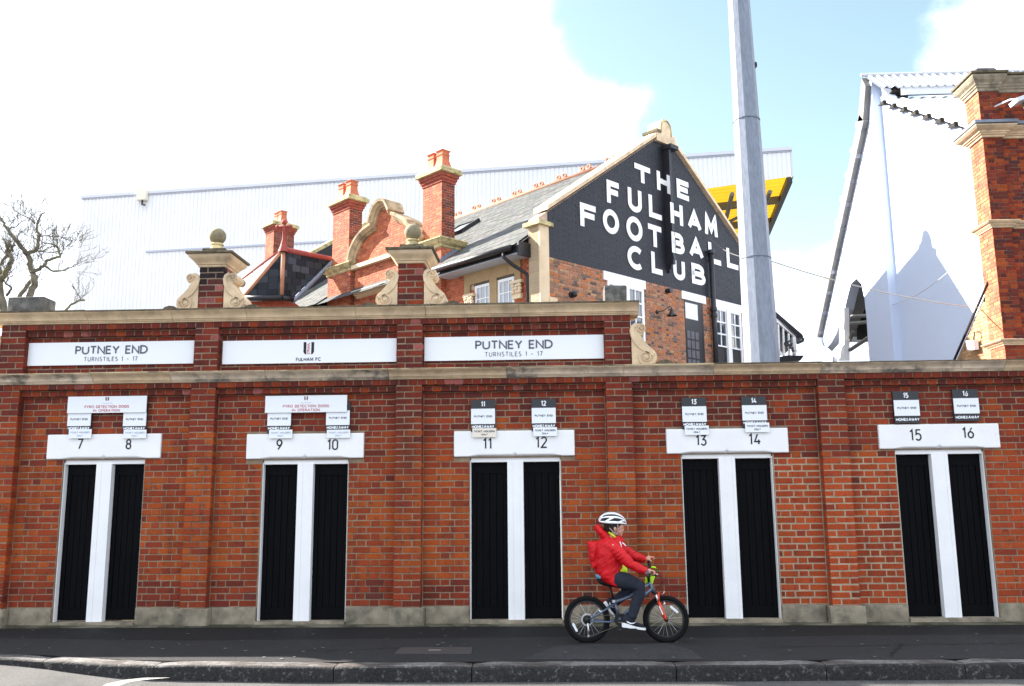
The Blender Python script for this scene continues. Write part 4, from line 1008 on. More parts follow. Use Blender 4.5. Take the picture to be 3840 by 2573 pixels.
# roof slates: main slope facing the street
SLT = [(.092,.096,.094),(.102,.105,.102),(.080,.086,.087),(.110,.111,.105),(.092,.096,.085)]
def slc(x, z):
    n = noise.noise(Vector((x*.5, z*.8, 2))); 
    if n > .33 and 7.6 < z < 8.8: return jitc((.14,.14,.075), .12)
    return jitc(pick(SLT, (30,25,18,15,8)), .16)
SP = Pieces(cot, 'slate', M['slate1'], M['slateN'], 300)
sdir = Vector((GV.x, GV.y, .70)).normalized(); snrm = (EV.cross(sdir)).normalized()
if snrm.z < 0: snrm = -snrm
def roof_iv(s, z):
    iv = [(.38, TEND-.3)]
    if s < -.3+.45: iv = sub_iv(iv, 3.45, 9.25)
    return iv
Lr = (APX+.75)*sqrt(1+.49); nr = int(Lr/.195)
for r in range(nr):
    d = r*Lr/nr; s = -.75+d/sqrt(1.49); z = zr(s)
    for a, b in roof_iv(s+.07, z):
        x = a-(.145 if r % 2 else 0)
        while x < b:
            w = .29; a2, b2 = max(a, x), min(b, x+w)
            if b2-a2 > .03:
                c = W3(s+.075, (a2+b2)/2, z+.0525)+snrm*(.022+random.uniform(0,.006))
                SP.add(c, b2-a2-.008, .225, .012, EV, snrm, slc((a2+b2)/2, z), uz=(sdir-snrm*.035).normalized())
            x += w
mb = MB(); mb.add([W3(-.75,.3,zr(-.75)-.02), W3(-.75,TEND,zr(-.75)-.02), W3(APX,TEND,zr(APX)-.02), W3(APX,.3,zr(APX)-.02), W3(2*APX+.75,.3,zr(-.75)-.02), W3(2*APX+.75,TEND,zr(-.75)-.02)], [(0,1,2,3),(3,2,5,4)])
mb.build('roof_deck', M['slate_core'], cot)
# ridge tiles with paired crests
zrd = zr(APX)
rt = MB().tube([W3(APX,.42,zrd), W3(APX,TEND,zrd)], .10, 8).build('ridge', M['ridge_tile'], cot, True)
tt = .9
while tt < TEND-.6:
    mb = MB()
    for dt in (-.13, .13): mb.lathe(W3(APX-.04, tt+dt, zrd+.16), [(.045,-.03),(.085,-.03),(.085,.03),(.045,.03),(.045,-.03)], 10, GV)
    mb.prism([W3(APX-.05,tt-.24,zrd+.06), W3(APX-.05,tt+.24,zrd+.06), W3(APX+.02,tt+.24,zrd+.06), W3(APX+.02,tt-.24,zrd+.06)], (0,0,.06)); mb.build('ridge_crest', M['ridge_tile'], rt); tt += 1.02
# skylight
k1 = [onplane(*q6(*p), snrm, snrm.dot(W3(-.75,0,zr(-.75)))+.09) for p in ((255,395),(345,310),(635,235),(255,500))]
tA = sum((k-P0).dot(EV) for k in (k1[2],))
sA = (k1[2]-P0).dot(GV)
def rp(s, t, up): return W3(s, t, zr(s))+snrm*up
tr_ = (k1[2]-P0).dot(EV); s_hi = (k1[2]-P0).dot(GV); s_lo = s_hi-.85
skf = MB()
for a0, a1, c0, c1 in ((s_lo,s_lo+.09,tr_-.02,tr_+.95),(s_hi-.09,s_hi,tr_-.02,tr_+.95),(s_lo,s_hi,tr_-.02,tr_+.07),(s_lo,s_hi,tr_+.86,tr_+.95)):
    mb = skf; V = [rp(a0,c0,.02), rp(a1,c0,.02), rp(a1,c1,.02), rp(a0,c1,.02), rp(a0,c0,.14), rp(a1,c0,.14), rp(a1,c1,.14), rp(a0,c1,.14)]; mb.add(V, [(0,3,2,1),(4,5,6,7),(0,1,5,4),(1,2,6,5),(2,3,7,6),(3,0,4,7)])
sk = skf.build('skylight', M['iron'], cot)
MB().add([rp(s_lo+.08,tr_+.05,.10), rp(s_hi-.08,tr_+.05,.10), rp(s_hi-.08,tr_+.88,.10), rp(s_lo+.08,tr_+.88,.10)], [(0,1,2,3)]).build('pane', mat('skylight_glass', (.35,.38,.42), .03, .02, 1, 0, spec=1.0), sk)
# gutter, fascia and downpipe
zg = zr(-.75)
gt = MB().tube([W3(-.82,.45,zg-.06), W3(-.82,3.42,zg-.06)], .075, 8).build('gutter', M['iron'], cot, True)
MB().prism([W3(-.70,.3,zg-.16), W3(-.64,.3,zg-.16), W3(-.64,3.45,zg-.16), W3(-.70,3.45,zg-.16)], (0,0,.13)).build('fascia', M['iron'], cot)
MB().prism([W3(-.68,.3,zg-.20), W3(-.2,.3,zg-.20), W3(-.2,3.45,zg-.20), W3(-.68,3.45,zg-.20)], (0,0,.03)).build('soffit', mat('soffit_blue_grey', (.35,.38,.44), .6, .05, 3, 0), cot)
MB().prism([W3(-.72,.28,zg-.25), W3(-.2,.28,zg-.25), W3(-.2,.33,zg-.25), W3(-.72,.33,zg-.25)], (0,0,.34)).build('eave_end', M['iron'], cot)
dp = [W3(-.80,.72,zg-.10), W3(-.80,.72,zg-.24), W3(-.62,.60,zg-.42), W3(-.34,.42,zg-.62), W3(-.30,.40,zg-.72), W3(-.30,.40,4.5)]
MB().tube(dp, .045, 10).build('downpipe', M['iron'], cot, True)
# stone window surround under the eave, two sash windows
f = lambda t, z, s=-.26: W3(s, t, z)
ta, tb, tc_, td, te, tf = (e_[0] for e_ in ev0)
zt = zg-.2; zl = Ec(*q6(790,1150), -.2)[1]
su = MB(); sy = -.26
def sb(t0, t1, z0, z1, s0=-.26, s1=-.1): su.prism([W3(s0,t0,z0), W3(s0,t1,z0), W3(s1,t1,z0), W3(s1,t0,z0)], (0,0,z1-z0))
sb(tf, ta, zl+.02, zt); sb(ta-.22, ta, zl-.32, zl+.021); sb(tf, tf+.2, zl-.3, zl+.021); sb(td+.005, tc_-.0, 5.4, zl+.021)
sur = su.build('window_surround', mat('ochre_stone', (.34,.235,.125), .85, .15, 4, .15), cot)
for tm, zz in ((ta-.22, zl-.34), (tf+.10, zl-.30)):
    mb = MB()
    for j in range(9): mb.sphere(W3(-.31+.02*(j%2), tm-.12+.11*(j%3), zz-.02-.08*(j//3)), .055, nu=8, nv=6)
    mb.prism([W3(-.33,tm-.2,zz+.04), W3(-.33,tm+.2,zz+.04), W3(-.15,tm+.2,zz+.04), W3(-.15,tm-.2,zz+.04)], (0,0,.07)); mb.prism([W3(-.30,tm-.15,zz-.34), W3(-.30,tm+.15,zz-.34), W3(-.15,tm+.15,zz-.34), W3(-.15,tm-.15,zz-.34)], (0,0,.12))
    mb.build('carved_capital', M['cream'], sur)
for t0, t1 in ((tc_, tb), (te, td)):
    wn_ = MB()
    def wb(a, b, z0, z1, s0=-.22, s1=-.19): wn_.prism([W3(s0,a,z0), W3(s0,b,z0), W3(s1,b,z0), W3(s1,a,z0)], (0,0,z1-z0))
    for x in (t0, t1-.07): wb(x, x+.07, 5.3, zl-.04)
    wb(t0+.07, t1-.07, zl-.11, zl-.04)
    for k in (1, 2): x = t0+(t1-t0)*k/3; wb(x-.012, x+.012, 5.3, zl-.11)
    for k in range(3): wb(t0+.07, t1-.07, zl-.42-.36*k, zl-.395-.36*k, -.219, -.191)
    w = wn_.build('window', M['white'], cot)
    MB().prism([W3(-.205,t0,5.3), W3(-.205,t1,5.3), W3(-.200,t1,5.3), W3(-.200,t0,5.3)], (0,0,zl-.0-5.3)).build('pane', M['sash_glass'] if 'sash_glass' in M else M.setdefault('sash_glass', mat('sash_glass', (.30,.33,.37), .04, .05, 2, 0, spec=1.0)), w)
    MB().prism([W3(-.225,t0-.03,zl-.04), W3(-.225,t1+.03,zl-.04), W3(-.21,t1+.03,zl-.04), W3(-.21,t0-.03,zl-.04)], (0,0,.04)).build('window_head', M['iron'], w)
# ---- shaped gable with two chimneys on the street side
FS = -.30
e3 = lambda x, y, s=FS: Ec(*q3(x, y), s)
def chimney(tc, tl, s0, sd_, z0, z1, capz, name='chimney', pots=2, base=None):
    """brick stack: t from tc (near corner) to tl, s from s0 to s0+sd_"""
    root = MB().prism([W3(s0+.006,tc+.006,z0), W3(s0+sd_,tc+.006,z0), W3(s0+sd_,tl-.006,z0), W3(s0+.006,tl-.006,z0)], (0,0,z1-z0)).build(name, M['mortar_c'], cot)
    n = int((z1-z0)/.0735); ch = (z1-z0)/n
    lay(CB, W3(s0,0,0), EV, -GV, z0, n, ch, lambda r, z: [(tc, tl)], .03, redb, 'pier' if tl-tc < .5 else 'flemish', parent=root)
    lay(CB, W3(0,tc,0), GV, -EV, z0, n, ch, lambda r, z: [(s0, s0+sd_)], .03, lambda x, z: jitc(pick(((.26,.06,.035),(.12,.04,.03),(.17,.045,.035)), (40,25,35)), .12), 'pier', parent=root)  # side turned from the sun: darker bricks, shade put into their colour
    cs, ct = s0+sd_/2, (tc+tl)/2; hs, ht = sd_/2, (tl-tc)/2; O = W3(cs, ct, 0)
    MB().sqlathe(O, GV, EV, hs, ht, [(-.02,z1-.26),(.02,z1-.255),(.022,z1-.18),(.05,z1-.175),(.052,z1-.10),(.085,z1-.095),(.085,z1-.0)]).build('corbel_courses', mat('corbel_brick', (.28,.07,.045), .9, .4, 9, .3), root)
    MB().sqlathe(O, GV, EV, hs, ht, [(.10,z1-.002),(.15,z1+.01),(.15,z1+.12),(.08,z1+.19),(-.1,z1+.24)]).build('cap', M['cream_moss'], root)
    for k in range(pots):
        pz = z1+.18; tp = tc+(tl-tc)*(.28+.46*k) if pots == 2 else ct; tp_s = cs
        mb = MB(); mb.sqlathe(W3(cs, tp, 0), GV, EV, .0, .0, [(.19,pz),(.185,pz+.05),(.15,pz+.16),(.128,pz+.27),(.123,pz+.38),(.14,pz+.40),(.14,pz+.43),(.125,pz+.44),(.13,pz+.50),(.16,pz+.535),(.15,pz+.55),(.09,pz+.55)]); mb.build('chimney_pot', M['terracotta'], root)
    return root
r1 = e3(1820,600); r2 = e3(1632,600); zcap = e3(1832,205)[1]
zRc = e3(1840,900)[1]
cR = chimney(r1[0], r2[0], FS, .46, zRc+.05, zcap-.04, zcap)
l1 = e3(915,700); l2 = e3(755,700); zLcap = e3(910,490)[1]; zLc = e3(945,1120)[1]
cL = chimney(l1[0], l2[0], FS, .47, zLc, zLcap-.04, zLcap)
# lower chimney bodies and their mouldings
def stack_base(tc, tl, s0, s1, z0, z1, zm, nm):
    root = MB().prism([W3(s0+.006,tc+.006,z0), W3(s1,tc+.006,z0), W3(s1,tl-.006,z0), W3(s0+.006,tl-.006,z0)], (0,0,z1-z0)).build('chimney_base', M['mortar_c'], cot)
    n = int((z1-z0)/.0735); ch = (z1-z0)/n
    lay(CB, W3(s0,0,0), EV, -GV, z0, n, ch, lambda r, z: [(tc, tl)], .03, redb, parent=root)
    lay(CB, W3(0,tc,0), GV, -EV, z0, n, ch, lambda r, z: [(s0, s1)], .03, redb, 'pier', parent=root)
    O = W3((s0+s1)/2, (tc+tl)/2, 0)
    MB().sqlathe(O, GV, EV, (s1-s0)/2, (tl-tc)/2, [(-.01,z1-.01),(.03,z1+.02),(.035,z1+.07),(.10,z1+.12),(.15,z1+.20),(.17,z1+.22),(.17,z1+.25),(.0,z1+.31)]).build('moulding', M['cream_moss'], root)
    return root
stack_base(r1[0]-.06, r2[0]+.05, FS-.06, .30, 5.4, zRc-.16, 0, 'R')
lb0, lb1 = e3(935,1400)[0], e3(715,1400)[0]
stack_base(lb0, lb1, FS-.06, .5, 5.4, zLc-.22, 0, 'L')
# gable wall between the stacks, with curved coping
ARC = [(965,1130),(975,1060),(1000,985),(1040,910),(1100,840),(1170,790),(1165,745),(1190,650),(1215,590),(1250,560),(1285,570),(1310,640),(1350,690),(1420,720),(1490,760),(1560,840),(1620,920)]
AC = [e3(*p) for p in ARC]
body = [(AC[0][0]+.05, 5.4)]+AC+[(AC[-1][0], 5.4)]
gbl = MB().prism([W3(FS+.05, t, z) for t, z in body], GV*.30).build('shaped_gable', M['mortar_c'], cot)
def gab_iv(r, zm):
    xs_ = []
    P = AC
    for (t0, z0), (t1, z1) in zip(P, P[1:]):
        if (z0-zm)*(z1-zm) < 0: xs_.append(t0+(t1-t0)*(zm-z0)/(z1-z0))
    if zm < min(AC[0][1], AC[-1][1]): return [(AC[-1][0], AC[0][0]+.04)]
    return [(min(xs_)+.0, max(xs_)-.0)] if len(xs_) >= 2 else []
lay(CB, W3(FS+.042,0,0), EV, -GV, 6.0, int((AC[9][1]-6.0)/.0735), .0735, gab_iv, .02, redb, parent=gbl)
def sweep_prof(path, prof, m, name, par):
    """sweep (outward, toward viewer) profile along path in the facade plane"""
    V = []; F = []; n = len(path); k = len(prof)
    for i in range(n):
        a, b = Vector(path[max(i-1,0)]), Vector(path[min(i+1,n-1)]); t = (b-a).normalized(); nn = Vector((t.y, -t.x))
        for o_, d_ in prof: q = Vector(path[i])+nn*o_; V.append(W3(FS-d_, q.x, q.y))
    for i in range(n-1):
        for j in range(k): F.append((i*k+j, i*k+(j+1)%k, (i+1)*k+(j+1)%k, (i+1)*k+j))
    F.append(list(range(k))); F.append([(n-1)*k+j for j in range(k)][::-1])
    o = mk(name, V, F, m, par)
    bm = bmesh.new(); bm.from_mesh(o.data); bmesh.ops.recalc_face_normals(bm, faces=bm.faces); bm.to_mesh(o.data); bm.free()
    return autosmooth(o, 40)
def smoothpath(P, n=4):
    out = []
    for i in range(len(P)-1):
        p0, p1, p2, p3 = (Vector(P[max(i-1,0)]), Vector(P[i]), Vector(P[i+1]), Vector(P[min(i+2,len(P)-1)]))
        for k in range(n):
            t = k/n; out.append(tuple(.5*((2*p1)+(p2-p0)*t+(2*p0-5*p1+4*p2-p3)*t*t+(3*p1-p0-3*p2+p3)*t**3)))
    out.append(tuple(P[-1])); return out
cp = [(-.02,-.4),(-.02,.02),(.02,.05),(.03,.10),(.08,.13),(.12,.19),(.19,.20),(.21,.16),(.21,-.4)]
sgn = cp
for seg_ in (AC[:6], AC[6:12], AC[12:]):
    sweep_prof(smoothpath(seg_), [(-o_, d_) for o_, d_ in cp] if False else cp, M['cream_worn'] if 'cream_worn' in M else M.setdefault('cream_worn', mat('worn_cream_stone', (.42,.32,.20), .9, .35, 4, .3, dirt=(.07,.055,.04), dscale=2.5, damt=.8)), 'gable_moulding', gbl)
zs0 = e3(965,1165)[1]
MB().prism([W3(FS-.10, AC[-1][0], zs0-.06), W3(FS-.10, AC[0][0]+.05, zs0-.06), W3(FS+.06, AC[0][0]+.05, zs0-.06), W3(FS+.06, AC[-1][0], zs0-.06)], (0,0,.12)).build('string_course', M['cream'], gbl)
h0, h1 = e3(1000,1420), e3(1330,1330)
hd = MB()
for d, a, b in ((.22,0,.05),(.14,-.07,.0),(.07,-.14,-.07)): hd.prism([W3(FS-d, h1[0], h0[1]+a), W3(FS-d, h0[0]+d*.3, h0[1]+a), W3(FS+.05, h0[0]+d*.3, h0[1]+a), W3(FS+.05, h1[0], h0[1]+a)], (0,0,b-a))
hd.build('window_hood', M['cream'], gbl)
# lead flashing up the side of the right stack
V = []
for i in range(9):
    s = -.62+.12*i; V += [W3(s, r1[0]-.075, zr(s)+.02), W3(s, r1[0]-.075, zr(s)+.20), W3(s+.118, r1[0]-.075, zr(s)+.20), W3(s+.118, r1[0]-.075, zr(s+.118)+.02)]
mk('flashing', V, [(i*4, i*4+1, i*4+2, i*4+3) for i in range(9)], M['lead'], cot)
# polygonal bay roof left of the stacks
def bay():
    ze = 7.45
    B2 = PZ(*q5(1660,1035), ze); B1 = PZ(*q5(1195,1040), ze)
    v = ray(*q5(1680,455)); yv = Vector((0,1,0))
    # apex equally far behind the front facet and inside the right hand eave
    n_ = EV-yv; lam = (B2-CAM).dot(n_)/v.dot(n_); A = CAM+v*lam
    R = MB
    Lb = 6.0
    for _k in range(400):
        Lb = .5+_k*.02
        if proj(A+GV*Lb)[0] > q5(2300,0)[0]: break
    A2 = A+GV*Lb; B3 = B2+GV*.35
    B0 = B1+(Vector((-EV.x,-EV.y,0))*-1.6 if False else Vector((-GV.x,-GV.y,0))*0+Vector((-.75,.75,0))*3.2)
    root = MB().add([B2, B3, A2, A, B1, B0], [(0,1,2,3),(4,0,3),(5,4,3)]).build('bay_roof', M['slate_core'], cot)
    dk = lambda x, z: jitc(pick(((.026,.029,.036),(.042,.047,.057),(.017,.02,.024),(.065,.072,.09)), (35,30,20,15)), .15)  # darker slates for facets away from the sun, shade in the colour
    def facet(P, Q, T0, T1, col):
        """slates on the quad P-Q (eave) to T0-T1 (top)"""
        ex = (Q-P).normalized(); w0 = (Q-P).length
        nn = ex.cross(T0-P).normalized()
        if nn.z < 0: nn = -nn
        up = nn.cross(ex).normalized()
        if up.z < 0: up = -up
        h = (T0-P).dot(up); a0 = (T0-P).dot(ex); a1 = (T1-P).dot(ex); rows = int(h/.2)
        for r in range(rows):
            k = (r+.5)/rows; xa = a0*k; xb = w0+(a1-w0)*k; x = xa-(.15 if r % 2 else 0)
            while x < xb:
                c0, c1 = max(x, xa), min(x+.3, xb)
                if c1-c0 > .04: SP.add(P+ex*((c0+c1)/2)+up*(h*k)+nn*.03, c1-c0-.02, h/rows+.01, .014, ex, nn, col(0, 0), uz=(up-nn*.04).normalized(), parent=root)
                x += .3
    facet(B2, B3, A, A2, dk); facet(B1, B2, A, A, dk); facet(B0, B1, A, A, slc)
    MB().tube([B2, A], .065, 8).build('hip_tiles', M['ridge_tile'], root, True); MB().tube([B1, A], .065, 8).build('hip_tiles', M['ridge_tile'], root, True)
    MB().tube([B0, A], .07, 8).build('hip_tiles', M['hip_red'], root, True); MB().tube([A, A2], .09, 8).build('bay_ridge', M['hip_red'], root, True)
    fn_ = MB(); fn_.lathe(A, [(.16,-.08),(.10,.10),(.05,.30),(.045,.55),(.07,.60),(.045,.65),(.04,.78)], 10)
    fn_.sphere(A+Vector((0,0,.86)), .085, nu=10, nv=8); fn_.tube([A+Vector((-.19,0,.72)), A+Vector((.19,0,.72))], .045, 6); fn_.sphere(A+Vector((-.2,0,.72)), .065, nu=8, nv=6); fn_.sphere(A+Vector((.2,0,.72)), .065, nu=8, nv=6)
    fn_.build('roof_finial', M['hip_red'], root, True)
    MB().tube([B1+Vector((-.1,-.08,-.08)), B2+Vector((.05,-.08,-.08))], .09, 8).build('bay_gutter', M['iron'], root, True); MB().tube([B2+Vector((.05,-.08,-.08)), B3+Vector((.05,-.08,-.08))], .08, 8).build('bay_gutter', M['iron'], root, True)
    c = lambda p, k=.25: Vector((p.x, p.y+k, 0))
    MB().prism([c(B1), c(B2), c(B3), c(B3, 3), c(B1, 4)], (0,0,ze-.1)).build('bay_wall', mat('bay_brick', (.34,.08,.045), .9, .3, 9, .3), root)
    # valley lead
    va, vb = PZ(*q5(1690,1140), 7.2), None
    a_ = B3+Vector((.02,-.03,-.15)); b_ = A2+Vector((.02,-.03,-.03))
    MB().tube([a_, b_], .07, 6).build('valley', M['lead'], root)
bay()
SP.emit('slating')
CB.emit('brickwork')
# far gable parapet of the main roof and the small stack behind
coping(-.2, e3(500,1010,-.2)[1]-.05 if False else 9.0, 4.6, 12.3, TEND-.1, TEND+.3, M['cream_moss'], 'far_coping', .16)
MB().prism([W3(-.3,TEND-.05,0), W3(4.7,TEND-.05,0), W3(4.7,TEND-.05,12.3), W3(-.3,TEND-.05,8.95)], EV*.3).build('far_gable', M['iron'], cot)  # wall coloured black to stand for its shaded inner side
# small stack behind the bay roof
ss = 2.6; a_ = Ec(*q5(1560,300), ss); b_ = Ec(*q5(1480,300), ss); zc_ = Ec(*q5(1565,140), ss)[1]
SB = CB; CB = Pieces(cot, 'brick', M['cbrick1'], M['cbrickN'], 0)
chimney(a_[0], a_[0]+max(.7, b_[0]-a_[0]), ss, .95, 8.5, zc_-.02, zc_, 'rear_chimney'); CB.emit('brickwork')
# veranda seen to the right of the floodlight mast
Dv = 27.0
v0 = dep(2905,1157, Dv); v1 = dep(3008,1262, Dv-.6)
qv = lambda x, y: (2560+x/3.267, 900+y/3.267)
def VV(x, y, d=0): return dep(*qv(x, y), Dv+d)
ver = MB().prism([VV(1040,790), VV(1470,1160), VV(1480,1195), VV(1400,1205), VV(1040,870)], Vector((.3,3.5,0))).build('veranda_roof', M['iron'], cot)
MB().prism([VV(1040,865), VV(1395,1165), VV(1385,1195), VV(1040,915)], Vector((.0,.15,0))).build('veranda_beam', M['white'], ver)
for xa, ya in ((1165,1030),(1225,1080),(1292,1140)):
    MB().prism([VV(xa,ya), VV(xa+18,ya+12), VV(xa+32,1420), VV(xa+10,1420)], Vector((.0,.1,0))).build('veranda_bar', M['white'], ver)
MB().prism([VV(1350,1180), VV(1388,1190), VV(1398,1400), VV(1365,1400)], Vector((.0,.2,0))).build('veranda_post', M['white'], ver)
MB().prism([VV(1360,1340), VV(1410,1352), VV(1398,1372), VV(1366,1372)], Vector((.0,.2,0))).build('post_base', M['white'], ver)
for k, (x0, x1, y0, y1) in enumerate(((1130,1165,985,1240),(1180,1226,1040,1260),(1238,1292,1090,1240),(1304,1350,1150,1230))):
    MB().prism([VV(x0,y0,.4), VV(x1,y0+45,.4), VV(x1+8,y1,.4), VV(x0+8,y1,.4)], Vector((.0,.02,0))).build('pane', M['green_glass'], ver)
mb = MB()
for cx_, cy_, r_ in ((1275,1272,28),(1315,1262,26),(1330,1310,22),(1350,1350,14)):
    mb.tube([VV(cx_+r_*cos(a), cy_+r_*sin(a), -.1) for a in [i_*pi/6 for i_ in range(11)]], .022, 5)
mb.build('scroll_bracket', M['iron'], ver)
MB().tube([VV(1475,1200,-.2), VV(1470,1235,-.2), VV(1400,1265,-.2)], .05, 6).build('downpipe', M['iron'], ver)
MB().prism([VV(1150,1440), VV(1280,1412), VV(1490,1415), VV(1445,1475), VV(1150,1500)], Vector((.0,1.6,0))).build('porch_canopy', M['iron'], ver)
MB().prism([VV(1145,1300), VV(1235,1400), VV(1180,1425), VV(1150,1420)], Vector((.0,.1,0))).build('brace', M['white'], ver)

# wall lamp with a black bell shade, and small fittings on the gable
ls, lz = Gc(*q4(1567,1255), -.35)
lamp = thing('wall_lamp', 'black swan-neck wall lamp with bell shade on the cottage gable', 'lamp', tuple(W3(ls,-.35,lz)))
neck = [W3(ls-.20,-.02,lz+.07), W3(ls-.19,-.12,lz+.07), W3(ls-.12,-.2,lz+.10), W3(ls-.07,-.28,lz+.18), W3(ls-.03,-.33,lz+.20), W3(ls,-.35,lz+.17), W3(ls,-.35,lz+.09)]
MB().tube(neck, .012, 8).build('swan_neck', M['iron'], lamp, True)
MB().lathe(W3(ls-.20,-.0,lz+.07), [(0,.0),(.055,.0),(.05,.04),(0,.05)], 14, -EV).build('wall_plate', M['iron'], lamp)
MB().lathe(W3(ls,-.35,lz), [(.15,-.06),(.148,-.05),(.08,.0),(.05,.055),(.042,.11),(.02,.125),(0,.125)], 20).build('shade', M['iron'], lamp, True)
MB().sphere(W3(ls,-.35,lz-.02), .03, nu=10, nv=8).build('bulb', M['curtain'], lamp, True)
cs_, cz_ = Gc(*q4(942,1130), -.1)
cctv = thing('security_camera', 'small round black camera on the brick below the black gable paint', 'camera', tuple(W3(cs_,-.05,cz_)))
MB().lathe(W3(cs_,0,cz_), [(0,0),(.085,0),(.085,.05),(0,.06)], 14, -EV).build('base', M['iron'], cctv)
MB().sphere(W3(cs_+.03,-.09,cz_), .075, nu=12, nv=8).build('dome', M['iron'], cctv, True)
cs_, cz_ = Gc(*q4(1552,1108), -.1)
fl = thing('flood_lamp', 'small black lamp fixed at the foot of the black paint by the door lintel', 'lamp', tuple(W3(cs_,-.05,cz_)))
MB().lathe(W3(cs_,0,cz_), [(0,0),(.07,0),(.07,.12),(.05,.14),(0,.14)], 12, -EV).build('housing', M['iron'], fl)
MB().lathe(W3(cs_,-.14,cz_), [(.05,0),(.075,.03),(.0,.035)], 12, -EV).build('lens', M['iron'], fl)

# ================================================================== FLOODLIGHT MAST
M['galv'] = mat('galvanised_steel', (.185,.215,.27), .5, .2, 26, .1, metal=.1, spec=.4, dirt=(.14,.165,.215), dscale=5, damt=.5, stretch=(1,1,.25))
M['steel_grey2'] = mat('joint_ring_steel', (.12,.14,.175), .6, .1, 3, 0)  # darker steel of the joint rings
pb = dep(2856, 1340, 16.0); pt_ = dep(2768, 0, (dep(2856,1340,16)-CAM).dot(CF)); 
bx_, by_ = pb.x, pb.y
zt_ = onplane(2768, 0, Vector((0,1,0)), by_).z
mast = thing('floodlight_mast', 'tall tapered galvanised floodlight mast rising behind the wall', 'mast', (bx_, by_, 0))
r_at = lambda z: .312-(z-pb.z)*(.312-.215)/(zt_-pb.z)
xt_ = PY(2768, 0, by_).x; lean = lambda z: (xt_-bx_)*(z-pb.z)/(zt_-pb.z)*.8
def mast_sec(z0, z1, sc=1.0):
    V = []; F = []; n = 12
    for z in (z0, z1):
        for k in range(n): a = 2*pi*(k+.35)/n; V.append((bx_+lean(z)+r_at(z)*sc*cos(a), by_+r_at(z)*sc*sin(a), z))
    F = [(k, (k+1)%n, (k+1)%n+n, k+n) for k in range(n)]+[tuple(range(n, 2*n)), tuple(range(n))[::-1]]
    return mk('mast_section', V, F, M['galv'], mast)
zj1 = onplane(2840, 972, Vector((0,1,0)), by_).z; zj2 = onplane(2795, 455, Vector((0,1,0)), by_).z
mast_sec(0, zj1, 1.0); mast_sec(zj1-.0, zj2, .985); mast_sec(zj2, 24.0, .965)
MB().lathe((bx_, by_, 0), [(0,0),(.5,0),(.5,.06),(0,.06)], 16).build('base_plate', M['galv'], mast)
for zj in (zj1, zj2): MB().lathe((bx_+lean(zj), by_, zj), [(r_at(zj)*.9,-.015),(r_at(zj)*1.012,-.012),(r_at(zj)*1.012,.004),(r_at(zj)*.9,.006)], 24).build('joint_ring', M['steel_grey2'], mast)
hz_ = onplane(2822, 247, Vector((0,1,0)), by_).z
MB().sphere((bx_+lean(hz_)+r_at(hz_)+.0, by_-.03, hz_), .05, .6, 1, 1.3, 10, 8).build('cable_boss', M['iron'], mast, True)

# ================================================================== FAR WHITE STAND
M['clad'] = mat('white_cladding', (.77,.78,.80), .5, .04, .6, 0, spec=.4)
M['clad_trim'] = mat('cladding_trim', (.62,.64,.68), .5, .04, .6, 0)
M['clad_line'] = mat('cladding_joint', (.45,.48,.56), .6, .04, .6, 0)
M['yellow'] = mat('yellow_roof_sheet', (.60,.45,.03), .55, .1, 1, 0)
_y = M['yellow']; _t = _y.node_tree; _b = _t.nodes['Principled BSDF']; _tr = _t.nodes.new('ShaderNodeBsdfTranslucent'); _tr.inputs['Color'].default_value = (.70,.44,.03,1)
_mx = _t.nodes.new('ShaderNodeMixShader'); _mx.inputs[0].default_value = .25; _t.links.new(_b.outputs[0], _mx.inputs[1]); _t.links.new(_tr.outputs[0], _mx.inputs[2]); _t.links.new(_mx.outputs[0], _t.nodes['Material Output'].inputs[0])
M['steel_grey'] = mat('grey_roof_steel', (.16,.155,.14), .7, .15, 1, 0)
st = thing('far_stand', 'big far stand clad in white ribbed sheet with yellow roof underside', 'stadium stand', (-6.8,38.5,0))
dS = Vector((sin(radians(97)), cos(radians(97)), 0)); nS = Vector((-dS.y, dS.x, 0))          # dS runs right and slightly nearer, nS runs away
B0 = dep(1600, 655, 52)
def Sc(px, py): p = onplane(px, py, nS, nS.dot(B0)); return (p-B0).dot(dS), p.z
def S3(u, d, z): return Vector((B0.x, B0.y, 0))+dS*u+nS*d+Vector((0,0,z))
D = 1.641
uL, zTL = Sc(188*D, 447*D); uR, zTR = Sc(1808*D, 350*D); zT = (zTL+zTR)/2
uM = Sc(1590*D, 440*D)[0]; zF = Sc(1808*D, 403*D)[1]; zF2 = Sc(1610*D, 440*D)[1]
def ribbed(u0, u1, z0a, z1, name, pitch=.25, z0b=None):
    """trapezoidal sheet between u0 and u1 as one continuous folded mesh"""
    V = []; u = u0; z0b = z0a if z0b is None else z0b
    while u < u1-1e-6:
        for du, d in ((0,0),(.70*pitch,0),(.74*pitch,.032),(.90*pitch,.032),(pitch,0)):
            uu = min(u+du, u1); zb = z0a+(z0b-z0a)*(uu-u0)/(u1-u0); V += [S3(uu, d, zb), S3(uu, d, z1)]
        u += pitch
    F = [(i*2, i*2+2, i*2+3, i*2+1) for i in range(len(V)//2-1)]
    return mk(name, V, F, M['clad'], st)
zJ = Sc(940*D, 540*D)[1]; uJ = Sc(335*D, 567*D)[0]
ribbed(uL, uJ, 0, zT, 'cladding'); ribbed(uJ, uM-2.0, zJ, zT, 'cladding'); ribbed(uJ, uM-2.0, 0, zJ-.06, 'cladding'); ribbed(uM-2.0, uR, zF2, zT, 'cladding', z0b=zF)
def sbar(u0, u1, z0, z1, d0, d1, name, m): return MB().prism([S3(u0,d0,z0), S3(u1,d0,z0), S3(u1,d1,z0), S3(u0,d1,z0)], (0,0,z1-z0)).build(name, m, st)
